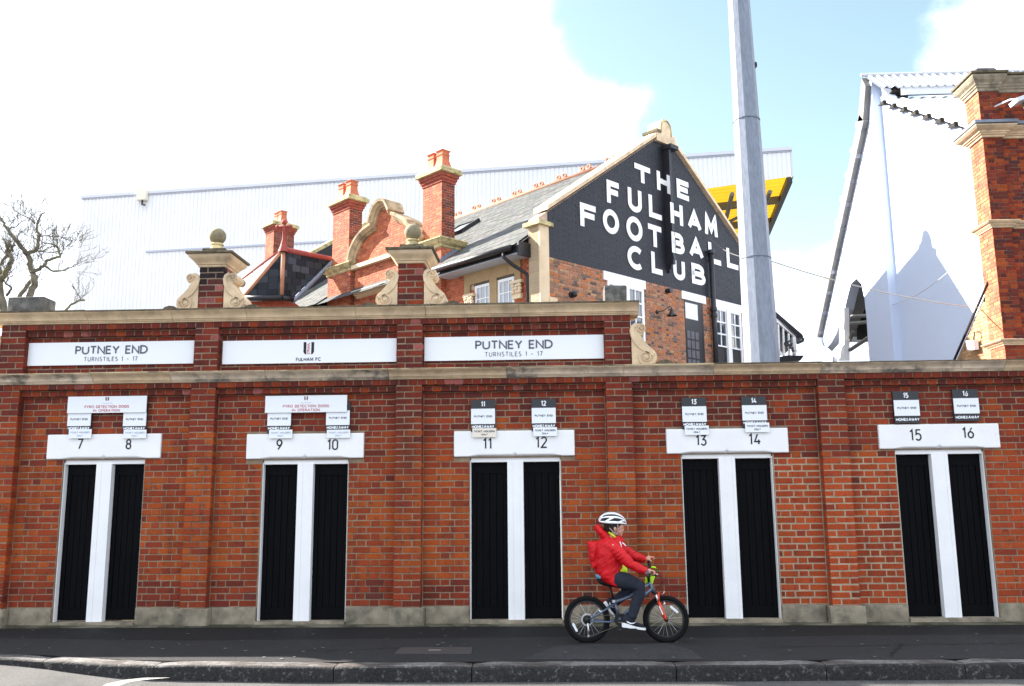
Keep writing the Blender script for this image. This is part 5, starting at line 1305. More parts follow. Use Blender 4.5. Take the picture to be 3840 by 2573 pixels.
sbar(uL-.05, uR+.05, zT-.02, zT+.17, -.10, .15, 'roof_trim', M['clad_trim']); sbar(uL, uR, zT-.10, zT-.02, -.045, .1, 'under_trim_flashing', M['clad_line'])  # second bar: darker flashing below the roof trim
sbar(uJ, uM-2.0, zJ-.09, zJ+.02, -.07, .1, 'joint_flashing', M['clad_line'])
MB().prism([S3(uL,.01,0), S3(uL,.3,0), S3(uL,.3,zT), S3(uL,.01,zT)], dS*.02).build('end_trim', M['clad_trim'], st)
# roof with yellow underside running away from the back wall
u1 = uR; dep_ = 22.0
def ros(u, d): return zF2+(zF-zF2)*max(0, (u-uM))/(uR-uM)-.02*0
MB().prism([S3(uL,.1,zT), S3(uM-5,.1,zT), S3(uM-5,dep_,zT+.6), S3(uL,dep_,zT+.6)], (0,0,.12)).build('roof', M['clad_trim'], st)
V = []; F = []; k = 0; d = .2
while d < dep_:
    for dd, h in ((0,0),(.22,0),(.28,.16),(.54,.16),(.60,0)):
        V += [S3(uM-6, d+dd, zF2+.1+h), S3(uR-.05, d+dd, zF+.1+h)]
    d += .6
F = [(i*2, i*2+2, i*2+3, i*2+1) for i in range(len(V)//2-1)]
mk('roof_lining', V, F, M['yellow'], st)
MB().prism([S3(uR-.05,0,zF-.02), S3(uR+.05,0,zF-.02), S3(uR+.05,0,zT), S3(uR-.05,0,zT)], nS*dep_).build('roof_end', M['clad_trim'], st)
MB().prism([S3(uR-.30,.2,zF-.30), S3(uR+.0,.2,zF-.30), S3(uR+.0,.2,zF+.05), S3(uR-.30,.2,zF+.05)], nS*dep_).build('roof_edge_beam', M['iron'], st)
for dd in (3.4, 7.6, 12.0, 16.5): MB().prism([S3(uM-6,dd,zF2-.35), S3(uR-.3,dd,zF-.35), S3(uR-.3,dd+.3,zF-.35), S3(uM-6,dd+.3,zF2-.35)], (0,0,.40)).build('roof_beam', M['steel_grey'], st)
for uu in (uM+.4, uM+2.0, uR-1.2): MB().tube([S3(uu,.4,zF2-.05), S3(uu,dep_,zF2-.05)], .13, 6).build('roof_purlin', M['steel_grey'], st)
for (ua, da, ub, db) in ((uM+.4,7.6,uM+3.0,3.4),(uM+2,12,uR-1.2,7.6)): MB().tube([S3(ua,da,zF2-.3), S3(ub,db,zF2-.3)], .09, 6).build('roof_brace', M['steel_grey'], st)
# pale box with camera on the stand's top edge
ub, zb = Sc(330*D, 448*D)
ab = thing('antenna_box', 'pale square box with a small bracket on the top edge of the white cladding', 'box', tuple(S3(ub,-.2,zb-.4)))
MB().prism([S3(ub-.33,-.35,zb-.34), S3(ub+.28,-.35,zb-.34), S3(ub+.28,-.05,zb-.34), S3(ub-.33,-.05,zb-.34)], (0,0,.66)).build('box', mat('pale_yellow_box', (.78,.76,.62), .6, .05, 2, 0), ab)
MB().tube([S3(ub-.0,-.2,zb-.34), S3(ub-.0,-.2,zb-.62), S3(ub+.3,-.35,zb-.72)], .05, 6).build('bracket', M['iron'], ab)

# ================================================================== WHITE END OF THE SIDE STAND
qs = lambda x, y: (2960+x/1.352, 200+y/1.352)
XW = 9.2
Xc = lambda x, y, xx=XW: (lambda p: (p.y, p.z))(PX(*qs(x, y), xx))
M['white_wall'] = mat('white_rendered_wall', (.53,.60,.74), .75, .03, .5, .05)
M['corr'] = mat('corrugated_sheet', (.42,.44,.48), .5, .08, 2, 0, spec=.5)
M['corr_dark'] = mat('weathered_sheet_edge', (.17,.165,.16), .7, .2, 3, .1)
M['dark_in'] = mat('dark_timber_and_shade', (.02,.018,.015), .9, .3, 2, 0)  # purlin ends, and also dark fills that stand for shade
ws = thing('white_stand', 'white end wall of the side stand with corrugated roof and sloping front edge', 'stadium stand', (XW, 10, 0))
def yz(lst, x=XW): return [Vector((x, *Xc(*p))) for p in lst]
near = yz([(470,245),(890,375)]); 
yN = PX(*qs(895,300), 8.95).y-.05; zN = near[1].z-(near[0].z-near[1].z)/(near[0].y-near[1].y)*(near[1].y-yN)
ystep = (Xc(430,500)[0]+Xc(500,1000)[0])/2
rg = Xc(392,118); ft = Xc(405,340); fb_ = Xc(165,1440)
# near panel (set back a little) and far panel (proud), so that their joint shows a shaded return
poly = [(yN,0),(ystep,0),(ystep,near[0].z+.3),(near[0].y,near[0].z),(yN,zN)]
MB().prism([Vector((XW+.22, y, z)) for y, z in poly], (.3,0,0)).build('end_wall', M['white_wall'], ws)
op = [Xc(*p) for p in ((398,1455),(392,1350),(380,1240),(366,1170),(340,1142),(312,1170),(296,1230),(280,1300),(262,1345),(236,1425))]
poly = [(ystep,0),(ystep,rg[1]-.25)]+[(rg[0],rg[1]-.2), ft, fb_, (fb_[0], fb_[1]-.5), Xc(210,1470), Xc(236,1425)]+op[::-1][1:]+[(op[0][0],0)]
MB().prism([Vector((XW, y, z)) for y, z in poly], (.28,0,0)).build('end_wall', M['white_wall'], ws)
# gable infill under the monitor roof
r2_ = Xc(462,182)
MB().prism([Vector((XW+.23, y, z)) for y, z in ((ystep+.0,near[0].z+.28),(ystep,rg[1]-.4),(r2_[0],r2_[1]-.25),(near[0].y,near[0].z+.02))], (.2,0,0)).build('gable_infill', M['white_wall'], ws)
def corr(y0, z0, y1, z1, x0, x1, m, name, pitch=.16, amp=.03):
    n_ = Vector((0, -(z1-z0), (y1-y0))).normalized(); n_ = n_ if n_.z > 0 else -n_
    V = []; x = x0; i = 0
    while x < x1:
        h = amp*cos(2*pi*i/6); V += [Vector((x,y0,z0))+n_*h, Vector((x,y1,z1))+n_*h]; x += pitch/6*1.0; i += 1
    return mk(name, V, [(k*2, k*2+2, k*2+3, k*2+1) for k in range(len(V)//2-1)], m, ws, True)
corr(rg[0]+.1, rg[1]+.08, r2_[0]-.15, r2_[1]-.02, XW-.12, XW+9, M['corr'], 'monitor_roof', .22, .035)
MB().tube([(XW-.12, rg[0]+.1, rg[1]+.10), (XW+9, rg[0]+.1, rg[1]+.10)], .05, 6).build('ridge_cap', M['clad_trim'], ws)
MB().box(XW+.3, XW+9, r2_[0]-.05, r2_[0]+.3, near[0].z+.3, r2_[1]-.03).build('louvre_gap', M['dark_in'], ws)  # dark box stands for the shade in the gap
mb = MB(); fr = Xc(505,205); MB().box(XW+.5, XW+9, r2_[0]-.1, r2_[0]-.06, near[0].z+.16, near[0].z+.42).build('louvre_board', M['clad_trim'], ws)
corr(near[0].y+.15, near[0].z+.16, yN, zN+.10, XW-.02, XW+9, M['clad'], 'lower_roof', .3, .025)
MB().prism([Vector((XW-.02, near[0].y, near[0].z+.02)), Vector((XW-.02, yN, zN+.0)), Vector((XW-.02, yN, zN+.10)), Vector((XW-.02, near[0].y, near[0].z+.14))], (.06,0,0)).build('barge_board', M['clad_trim'], ws)
for k in range(7):
    t = (k+.15)/6.9; y = near[0].y+(near[1].y-near[0].y)*t; z = near[0].z+(near[1].z-near[0].z)*t
    MB().prism([Vector((XW-.10,y+.16,z-.04)), Vector((XW-.10,y-.22,z-.04)), Vector((XW-.10,y-.22,z-.16)), ], (.34,0,0)).build('purlin_end', M['dark_in'], ws)
# long pitch-side roof edge with sheet joints
a_, b_ = Vector((XW-.16, ft[0], ft[1])), Vector((XW-.16, fb_[0], fb_[1]))
dn = (b_-a_).normalized(); pn = Vector((0, dn.z, -dn.y)); pn = pn if pn.y > 0 else -pn
re = MB().add([a_, b_, b_+pn*.42, a_+pn*.42, a_+Vector((9,0,0)), b_+Vector((9,0,0)), b_+pn*.42+Vector((9,0,0)), a_+pn*.42+Vector((9,0,0))], [(0,1,2,3),(4,7,6,5),(0,4,5,1),(1,5,6,2),(2,6,7,3),(3,7,4,0)]).build('roof_edge', M['corr_dark'], ws)
L_ = (b_-a_).length
for k in range(10):
    p = a_+dn*(L_*(.03+.104*k)); MB().add([p-Vector((.03,0,0)), p+dn*.13-Vector((.03,0,0)), p+dn*.13+pn*.45-Vector((.03,0,0)), p+pn*.45-Vector((.03,0,0)), p+Vector((.2,0,0)), p+dn*.13+Vector((.2,0,0)), p+dn*.13+pn*.45+Vector((.2,0,0)), p+pn*.45+Vector((.2,0,0))], [(0,1,2,3),(4,7,6,5),(0,4,5,1),(1,5,6,2),(2,6,7,3),(3,7,4,0)]).build('sheet_clip', M['clad_trim'], re)
t0, t1 = Xc(395,125), Xc(375,345)
MB().prism([Vector((XW-.16, *t0)), Vector((XW-.16, *Xc(415,165))), Vector((XW-.16, *Xc(402,340))), Vector((XW-.16, *t1))], (1.2,0,0)).build('monitor_end', M['corr_dark'], ws)
# dark opening with posts and ties
MB().prism([Vector((XW+.9, *Xc(*p))) for p in ((420,1455),(405,1200),(345,1100),(270,1200),(200,1400),(200,1455))], (.3,0,0)).build('dark_interior', M['dark_in'], ws)  # dark panel stands for the shade inside the stand
pp_ = [Xc(*p) for p in ((262,1340),(283,1290),(287,1560),(258,1560))]
MB().prism([Vector((XW-.04, y, z)) for y, z in pp_], (.16,0,0)).build('post', M['white_worn'], ws)
for (p, q) in (((290,1505),(395,1435)),((290,1455),(305,1410)),((300,1335),(380,1330)),((296,1370),(392,1362))): MB().tube([Vector((XW+.1, *Xc(*p))), Vector((XW+.1, *Xc(*q)))], .06, 6).build('tie', M['steel_grey'], ws)
MB().tube([Vector((XW-.12, *Xc(*p))) for p in ((165,1450),(182,1490),(215,1508),(250,1535),(252,1600))], .07, 8).build('downpipe', M['clad_trim'], ws, True)
MB().prism([Vector((XW-.2, *Xc(*p))) for p in ((140,1443),(168,1440),(170,1468),(142,1465))], (9,0,0)).build('gutter', M['clad_trim'], ws)

# ================================================================== BRICK FACADE AT THE RIGHT
fa = thing('brick_facade', 'tall red brick facade with a moulded corner pillar at the right edge', 'building', (9.6, 7, 0))
YP = 6.55
Yc = lambda x, y, yy=YP: (lambda p: (p.x, p.z))(PY(*qs(x, y), yy))
xl = (Yc(955,300)[0]+Yc(1085,1300)[0])/2; xr = (Yc(1072,300)[0]+Yc(1165,1300)[0])/2
yb_ = Xc(895,300, xl)[0]
FB = Pieces(fa, 'brick', M['brick1'], M['brickN'], 300)
def facol(x, z): return jitc(pick((RED, DRK, MID, lerp(MID,ORG,.5), PUR), (36,22,24,12,6)))
def falit(x, z): return jitc(pick(((.42,.12,.06),(.48,.16,.08),(.38,.10,.055)), (40,35,25)), .1)  # sunlit side: paler bricks, sunlight put into their colour
ZL = [Yc(1110,1450)[1], Yc(1030,850)[1], Yc(975,360)[1], Yc(935,130)[1]]
ZH = [Yc(1110,1480)[1], Yc(1035,885)[1], Yc(980,428)[1], Yc(940,195)[1]]
segs = [(2.6, ZH[0]), (ZL[0], ZH[1]), (ZL[1], ZH[2]), (ZL[2], ZH[3])]
core = MB(); core.box(xl+.008, xr-.01, YP+.008, yb_, 0, ZL[3]); core.box(xr-.02, xr+6, YP+.108, yb_, 0, ZL[3]); core.build('wall_core', M['mortar'], fa)
for i, (z0, z1) in enumerate(segs):
    n = max(1, round((z1-z0)/.0765)); ch = (z1-z0)/n; st_ = 0.0 if i < 3 else .0
    lay(FB, (0,YP,0), UX, NF, z0, n, ch, lambda r, z: [(xl, xr)], .03, facol, 'flemish')
    lay(FB, (0,YP+.10,0), UX, NF, z0, n, ch, lambda r, z: [(xr, xr+1.6)], .03, facol, 'flemish')
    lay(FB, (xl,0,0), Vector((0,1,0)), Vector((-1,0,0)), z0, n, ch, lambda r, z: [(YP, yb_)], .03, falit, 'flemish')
def moulding(z0, z1, prof, m, name):
    cx, cy = (xl+xr)/2, (YP+yb_)/2
    mb = MB(); mb.sqlathe((cx, cy, 0), UX, Vector((0,1,0)), (xr-xl)/2, (yb_-YP)/2, [(d, z0+(z1-z0)*k) for d, k in prof])
    mb.sqlathe((xr+3.2, cy+.1, 0), UX, Vector((0,1,0)), 3.1, (yb_-YP)/2, [(d-.004, z0+(z1-z0)*k+.002) for d, k in prof])
    return mb.build(name, m, fa)
big = [(0,0),(.05,.02),(.06,.18),(.10,.22),(.12,.34),(.15,.36),(.16,.48),(.24,.62),(.30,.80),(.31,.90),(.28,.95),(0,1.0)]
moulding(ZH[3]-.0, ZL[3]+.06, [(d*.5,k) for d, k in big], M['stone_grey'], 'cornice')
moulding(ZL[3]+.05, ZL[3]+.11, [(.12,0),(.18,.1),(.18,.8),(.1,1)], M['stone_dark'], 'coping')
moulding(ZH[2], ZL[2]-.06, [(d*.72,k) for d, k in big], M['stone'], 'cornice'); moulding(ZL[2]-.065, ZL[2]+.01, [(.18,0),(.24,.1),(.24,.9),(.15,1)], M['lead'], 'lead_cover')
moulding(ZH[1], ZL[1], [(d*.42,k) for d, k in big], M['stone'], 'string_course'); moulding(ZH[0], ZL[0], [(d*.4,k) for d, k in big], M['stone'], 'string_course')
tb = Yc(985,65)[1]
block('cap_stone', xl+.04, xl+.04+(Yc(1030,90)[0]-Yc(925,90)[0]), YP+.05, yb_-.1, ZL[3]+.09, tb, M['stone_black'], fa, .05)
# lower lean-to brick wall beside the pillar
tw = [Xc(1000,1190, xl), Xc(850,1535, xl)]
sl_ = (tw[0][1]-tw[1][1])/(tw[1][0]-tw[0][0])
MB().prism([Vector((xl+.03, y, z)) for y, z in ((yb_-.1,0),(tw[1][0]+1.2,0),(tw[1][0]+1.2,tw[1][1]-1.2*sl_),(tw[0][0],tw[0][1]),(yb_-.1,tw[0][1]+.2))], (.1,0,0)).build('side_wall', M['mortar_pale'], fa)
def tri_iv(r, z):
    ye = tw[0][0]+(tw[0][1]-z)/sl_; return [(yb_, ye-.05)] if ye > yb_+.2 else []
lay(FB, (xl+.02,0,0), Vector((0,1,0)), Vector((-1,0,0)), 3.6, int((tw[0][1]-3.6)/.0765), .0765, tri_iv, .03, lambda x, z: jitc(pick(((.42,.24,.12),(.46,.28,.15),(.36,.15,.08)), (50,35,15)), .1))
MB().prism([Vector((xl-.03, tw[0][0]-.1, tw[0][1]+.1*sl_)), Vector((xl-.03, tw[1][0]+1, tw[1][1]-sl_)), Vector((xl-.03, tw[1][0]+1.02, tw[1][1]-sl_+.03)), Vector((xl-.03, tw[0][0]-.08, tw[0][1]+.1*sl_+.03))], (.04,0,0)).build('verge', M['iron'], fa)
FB.emit('brickwork')
fx, fz = Yc(1165,235, YP-.45)
fw_ = thing('floodlight', 'grey floodlight fitting on an arm at the right edge of the facade', 'lamp', (fx, YP-.4, fz))
MB().tube([(fx-.28,YP+.09,fz+.07), (fx-.1,YP-.3,fz+.07), (fx+.05,YP-.45,fz+.02)], .018, 6).build('arm', M['clad_trim'], fw_)
MB().obox(Vector((fx+.12,YP-.5,fz)), Vector((.94,0,.34)), Vector((0,1,0)), Vector((-.34,0,.94)), -.28,.45,-.15,.15,-.03,.05).build('housing', M['clad_trim'], fw_)
MB().obox(Vector((fx+.18,YP-.5,fz-.06)), Vector((.94,0,.34)), Vector((0,1,0)), Vector((-.34,0,.94)), -.1,.35,-.12,.12,-.10,.03).build('lens', M['steel_grey'], fw_)
# small fittings on the lean-to wall
fy, fz = Xc(945,1475, xl)
sp_ = thing('wall_floodlight', 'small pale box lamp on the sunlit brick beside the pillar foot', 'lamp', (xl, fy, fz))
MB().prism([Vector((xl-.12,fy-.16,fz-.14)), Vector((xl-.12,fy+.16,fz-.10)), Vector((xl-.12,fy+.16,fz+.10)), Vector((xl-.12,fy-.16,fz+.06))], (.10,0,0)).build('housing', M['clad_trim'], sp_)
MB().tube([(xl-.08,fy-.1,fz+.05),(xl-.10,fy-.2,fz+.22),(xl+.02,fy-.2,fz+.22)], .015, 6).build('arm', M['iron'], sp_)

# ================================================================== OVERHEAD CABLES
M['cable'] = mat('pale_cable', (.45,.43,.40), .7, .1, 2, 0); M['cable_dark'] = mat('dark_cable', (.08,.075,.07), .7, .1, 2, 0)
def cable(label, A, B, sag, r, m):
    pts = [A.lerp(B, k/20)-Vector((0,0,4*sag*(k/20)*(1-k/20))) for k in range(21)]
    return tag(MB().tube(pts, r, 5).build('cable', m), label, 'cable', 'overhead cables')
Am = Vector((bx_+.2, by_-.2, onplane(2760,955,Vector((0,1,0)),by_).z)); Bm = Vector((xl-.02, Xc(960,1290,xl)[0], Xc(960,1290,xl)[1]))
cable('pale cable from the floodlight mast to the brick pillar', Vector((bx_+.28, by_, PY(2885,980,by_).z)), Bm, .12, .012, M['cable'])
cable('thin dark cable from the black gable to the floodlight mast', W3(*(lambda a: (a[0], -.03, a[1]))(Gc(*q4(1800,760), -.03))), Vector((bx_-.28, by_-.05, PY(2790,965,by_).z)), .10, .010, M['cable_dark'])
a_, b_ = Xc(500,1280, XW-.1), Xc(950,960, xl)
cable('thin cable slanting across the white stand wall', Vector((XW+.1, *Xc(500,1280, XW+.1))), Vector((xl-.02, *b_)), .25, .008, M['cable'])

# ================================================================== BARE TREE AT THE LEFT
M['bark'] = mat('bark', (.15,.135,.10), .95, .4, 3, .4, dirt=(.14,.14,.05), dscale=1.5, damt=.6)
qt = lambda x, y: (x/2.34, 680+y/2.34)
TY = 24.0
def T3(x, y, d=0): return PY(*qt(x, y), TY+d)
tp0 = T3(60, 1500); tree = thing('bare_tree', 'bare leafless tree with forking limbs at the left edge', 'tree', (tp0.x, TY, 0))
LIMB = [([(270,1200),(262,1010),(300,860),(270,790),(235,640),(300,590),(325,480),(305,370),(360,260)], .16, .03, .2),
 ([(235,640),(160,540),(70,430),(10,330),(-40,280)], .10, .03, .0), ([(60,1300),(40,1110),(20,900),(60,850),(130,740),(150,690),(120,640),(160,550)], .17, .05, -.6),
 ([(280,800),(380,740),(400,690),(500,650),(490,580),(440,540),(370,530)], .08, .02, .3), ([(390,740),(450,780),(540,760),(640,690)], .05, .015, .5),
 ([(140,1050),(230,870),(270,810)], .09, .07, .5), ([(20,830),(10,750),(60,690),(160,570)], .07, .05, -.3), ([(545,1160),(590,1050),(630,1000)], .06, .04, 1.0),
 ([(300,590),(340,610),(440,610),(500,590)], .04, .012, .4), ([(60,1000),(115,940),(90,910),(150,860)], .06, .015, -.5), ([(330,480),(420,470),(500,470),(570,500)], .03, .01, .6), ([(70,430),(160,400),(210,370)], .03, .01, -.3), ([(300,370),(250,320),(180,290),(90,240)], .035, .01, .2)]
rn = random.Random(11); tips = []
crown = MB()
trunk = MB(); bs = T3(150,1500); trunk.tube([(bs.x,TY,0), (bs.x,TY,2.0), T3(150,1250), T3(200,1120)], [.34,.28,.24,.2], 10)
trunk.tube([(bs.x,TY,2.0), T3(60,1300,-.6)], [.24,.18], 8); trunk.tube([T3(150,1250), T3(270,1200,.2)], [.22,.17], 8); trunk.tube([T3(200,1120), T3(140,1050,.5)], [.1,.09], 8); trunk.tube([(bs.x,TY,3.0), T3(545,1160,1.0)], [.12,.06], 8)
trunk.build('trunk', M['bark'], tree, True)
for pts, r0, r1_, dpt in LIMB:
    P = smoothpath([tuple((T3(x, y).x, T3(x, y).z)) for x, y in pts], 5); n = len(P)
    W = [Vector((p[0]+rn.uniform(-.03,.03), TY+dpt*(k/n)+rn.uniform(-.05,.05), p[1])) for k, p in enumerate(P)]
    crown.tube(W, [r0+(r1_-r0)*k/(n-1) for k in range(n)], 7)
    for k in range(4, n): tips.append((W[k], (W[k]-W[k-1]).normalized(), r0+(r1_-r0)*k/(n-1)))
def twig(p, d, r, L, depth):
    pts = [p]; q = d.copy()
    for i in range(4):
        q = (q+Vector((rn.uniform(-.5,.5), rn.uniform(-.5,.5), rn.uniform(-.25,.5)))*.7).normalized(); pts.append(pts[-1]+q*L/4)
    r2 = max(r, .009); crown.tube(pts, [r2, r2*.85, r2*.75, r2*.65, r2*.5], 4, cap=False)
    if depth > 0:
        for i in (1, 2, 3, 4):
            if rn.random() < .7: twig(pts[i], (q+Vector((rn.uniform(-1,1), rn.uniform(-1,1), rn.uniform(-.3,.8)))).normalized(), r*.5, L*.55, depth-1)
for p, d, r in tips:
    if rn.random() < .8: twig(p, (d+Vector((rn.uniform(-1,1), rn.uniform(-1,1), rn.uniform(-.2,.9)))).normalized(), min(.014, r*.35), rn.uniform(.45,1.15), 2)
crown.build('crown', M['bark'], tree, True)

# ================================================================== BICYCLE
YB = -1.37
qb = lambda x, y: (2080+x/2.8, 1880+y/2.8)
def B3(x, y, dy=0.0):
    p = PY(*qb(x, y), YB); return Vector((p.x, YB+dy, p.z))
M['tyre'] = mat('black_rubber', (.007,.007,.0075), .85, .2, 20, .2, spec=.12); M['rim'] = mat('black_rim', (.015,.015,.016), .4, .1, 5, 0)
M['spoke'] = mat('steel_spoke', (.62,.62,.62), .3, .05, 5, 0, metal=.7); M['chrome'] = mat('bright_alloy', (.62,.62,.63), .3, .05, 5, 0, metal=.8)
M['frame'] = mat('slate_blue_paint', (.055,.085,.135), .3, .08, 5, 0, spec=.6, coat=.5); M['fork'] = mat('orange_red_paint', (.62,.045,.012), .35, .05, 5, 0, coat=.4)
M['bk'] = mat('black_plastic', (.01,.01,.011), .5, .1, 5, 0); M['lime'] = mat('lime_plastic', (.42,.75,.02), .45, .05, 4, 0); M['reflector'] = mat('white_reflector', (.75,.78,.80), .25, .05, 4, 0, spec=.6)
hr, hf = B3(341,1247), B3(1168,1245)
Rw = (hf.x-hr.x)/(1168-341)*241
hr.z = Rw; hf.z = Rw
bike = thing('bicycle', 'small slate-blue mountain bicycle with orange fork ridden past the wall', 'bicycle', (hr.x, YB, 0))
def wheel(c, yaw=0):
    rt = .026
    t = MB(); V = []; F = []; n, m = 56, 10
    for i in range(n):
        a = 2*pi*i/n; kn = .0025 if i % 2 else 0
        for j in range(m):
            b = 2*pi*j/m; r = Rw-rt+(rt+kn*(cos(b) > .2))*cos(b); V.append(c+Vector((r*cos(a), rt*.95*sin(b), r*sin(a))))
    F = [(i*m+j, i*m+(j+1)%m, ((i+1)%n)*m+(j+1)%m, ((i+1)%n)*m+j) for i in range(n) for j in range(m)]
    w = mk('wheel', V, F, M['tyre'], bike, True); w['label'] = 'knobbly black tyre with spokes'
    r0 = Rw-.052
    rm = MB().lathe(c, [(r0-.012,-.011),(r0+.006,-.014),(r0+.012,-.010),(r0+.012,.010),(r0+.006,.014),(r0-.012,.011),(r0-.012,-.011)], 48, Vector((0,1,0))); rm.build('rim', M['rim'], w, True)
    MB().lathe(c, [(0,-.05),(.022,-.048),(.022,-.028),(.013,-.024),(.013,.024),(.022,.028),(.022,.048),(0,.05)], 16, Vector((0,1,0))).build('hub', M['rim'], w, True)
    for i in range(20):
        a = 2*pi*i/20+.1; a2 = a+(.5 if i % 4 < 2 else -.5); s_ = 1 if i % 2 else -1
        MB().tube([c+Vector((.02*cos(a2), .03*s_, .02*sin(a2))), c+Vector((r0*cos(a), .004*s_, r0*sin(a)))], .0013, 4, cap=False).build('spoke', M['spoke'], w)
    return w
w1 = wheel(hr); w2 = wheel(hf)
def refl(c, x0, y0, x1, y1, w):
    a, b = B3(x0, y0, -.012), B3(x1, y1, -.012); d = (b-a).normalized(); nn = Vector((-d.z, 0, d.x))*.012
    P = [a, a.lerp(b,.12)+nn, b.lerp(a,.12)+nn, b, b.lerp(a,.12)-nn, a.lerp(b,.12)-nn]; MB().prism(P, (0,.006,0)).build('reflector', M['reflector'], w)
refl(hr, 188,1275, 238,1370, w1); refl(hf, 1208,1095, 1298,1172, w2)
bb = B3(688,1238); st_top = B3(622,1040); hd0, hd1 = B3(990,850), B3(1046,968); sp_top = B3(575,880)
def bt_(pts, r, name, m, seg=10): return MB().tube(pts, r, seg).build(name, m, bike, True)
fr = MB()
fr.tube([st_top, bb], .0165, 12); fr.tube([B3(628,1062), B3(700,1035), B3(790,1000), B3(880,930), B3(995,868)], .019, 12)
fr.tube([B3(1020,915), B3(940,985), B3(820,1110), bb], .021, 12); fr.tube([hd0, hd1], .021, 12)
for s_ in (-1, 1):
    fr.tube([hr+Vector((.03,.055*s_,.012)), B3(480,1165,.045*s_), B3(632,1072,.014*s_)], .0095, 8); fr.tube([hr+Vector((.03,.055*s_,-.008)), B3(560,1262,.045*s_), bb+Vector((0,.03*s_,-.006))], .0095, 8)
fr.lathe(bb-Vector((0,.035,0)), [(0,0),(.024,0),(.024,.07),(0,.07)], 16, Vector((0,1,0)))
fro = fr.build('frame', M['frame'], bike, True)
bt_([st_top, sp_top], .0125, 'seat_post', M['bk']); MB().lathe(st_top-Vector((0,0,.008)), [(0,-.012),(.021,-.012),(.021,.012),(0,.012)], 14).build('seat_clamp', M['chrome'], bike)
# saddle
sad = MB(); P = [(445,812,.055,.018),(470,830,.062,.024),(510,850,.055,.024),(560,865,.034,.022),(620,875,.020,.018),(665,880,.014,.012)]
V = []; F = []
for x, y, hw, hh in P:
    c = B3(x, y)
    for k in range(12): a = 2*pi*k/12; V.append(c+Vector((0, hw*cos(a), hh*sin(a)*(1 if sin(a) > 0 else 1.4))))
for i in range(len(P)-1):
    for k in range(12): F.append((i*12+k, i*12+(k+1)%12, (i+1)*12+(k+1)%12, (i+1)*12+k))
F += [list(range(12))[::-1], [(len(P)-1)*12+k for k in range(12)]]
mk('saddle', V, F, M['bk'], bike, True)
bt_([sp_top, B3(545,882)], .010, 'saddle_rail', M['bk'])
# fork: silver stanchions, orange lowers, arch
for s_ in (-1, 1):
    o_ = .052*s_
    bt_([B3(1048,955,o_), B3(1092,1075,o_)], .0125, 'stanchion', M['chrome'])
    bt_([B3(1084,1050,o_), B3(1120,1130,o_), B3(1150,1215,o_), hf+Vector((-.004,o_,0))], [.016,.0175,.016,.012], 'fork_leg', M['fork'])
MB().tube([B3(1084,1050,-.055), B3(1082,975,-.05), B3(1092,962,0), B3(1082,975,.05), B3(1084,1050,.055)], [.014,.012,.011,.012,.014], 8).build('fork_arch', M['fork'], bike, True)
MB().tube([B3(1046,960,-.065), B3(1046,960,.065)], .018, 10).build('fork_crown', M['bk'], bike, True)
MB().obox(B3(1108,1135,-.072), Vector((.38,0,-.92)), Vector((0,1,0)), Vector((.92,0,.38)), -.045,.045,-.001,.001,-.006,.006).build('fork_decal', M['reflector'], bike)
# handlebar
bt_([hd0, B3(985,790), B3(1000,745)], [.014,.015,.015], 'stem', M['bk'])
bar = [B3(962,757,-.27), B3(968,752,-.20), B3(985,742,-.10), B3(1003,735,0), B3(1010,715,.10), B3(1015,672,.20), B3(1016,655,.27)]
bt_(bar, .011, 'handlebar', M['bk'])
bt_([bar[0], bar[1], B3(972,750,-.17)], .0165, 'grip', M['bk']); bt_([bar[6], bar[5], B3(1014,680,.17)], .0165, 'grip', M['bk'])
MB().sphere(B3(948,762,-.275), .017, nu=10, nv=8).build('bar_end', M['bk'], bike, True)
MB().sphere(B3(1015,752,-.16), .02, 1.2, 1, .9, nu=12, nv=8).build('shifter', M['bk'], bike, True)
bt_([B3(1028,745,-.18), B3(1058,752,-.20)], .006, 'shift_lever', M['chrome'])
bt_([B3(1020,695,.05), B3(1060,700,.06), B3(1078,715,.08), B3(1092,750,.12)], [.010,.009,.009,.007], 'brake_lever', M['lime'])
bt_([B3(1028,760,-.13), B3(1046,770,-.16), B3(1030,752,-.24)], [.008,.007,.005], 'brake_lever', M['bk'])
MB().prism([B3(950,862,.03), B3(1000,868,.03), B3(1032,872,.03), B3(1054,800,.03), B3(1060,762,.03), B3(1040,752,.03), B3(1000,768,.03), B3(955,800,.03)], (0,.012,0)).build('number_plate', M['lime'], bike)
cab = mat('brake_cable', (.03,.012,.012), .6, .1, 4, 0)
for pts in ([(1070,700,.05),(1115,770,.03),(1135,830,.0),(1110,890,-.02),(1060,905,-.02),(1030,900,-.02)], [(1060,745,-.1),(1105,800,-.06),(1120,850,-.03),(1090,890,-.03),(1060,930,-.03)]):
    sp_ = smoothpath([(B3(x,y).x, B3(x,y).z) for x, y, _ in pts], 4); MB().tube([Vector((p[0], YB+pts[min(i//4, len(pts)-1)][2], p[1])) for i, p in enumerate(sp_)], .0028, 5).build('cable', cab, bike, True)
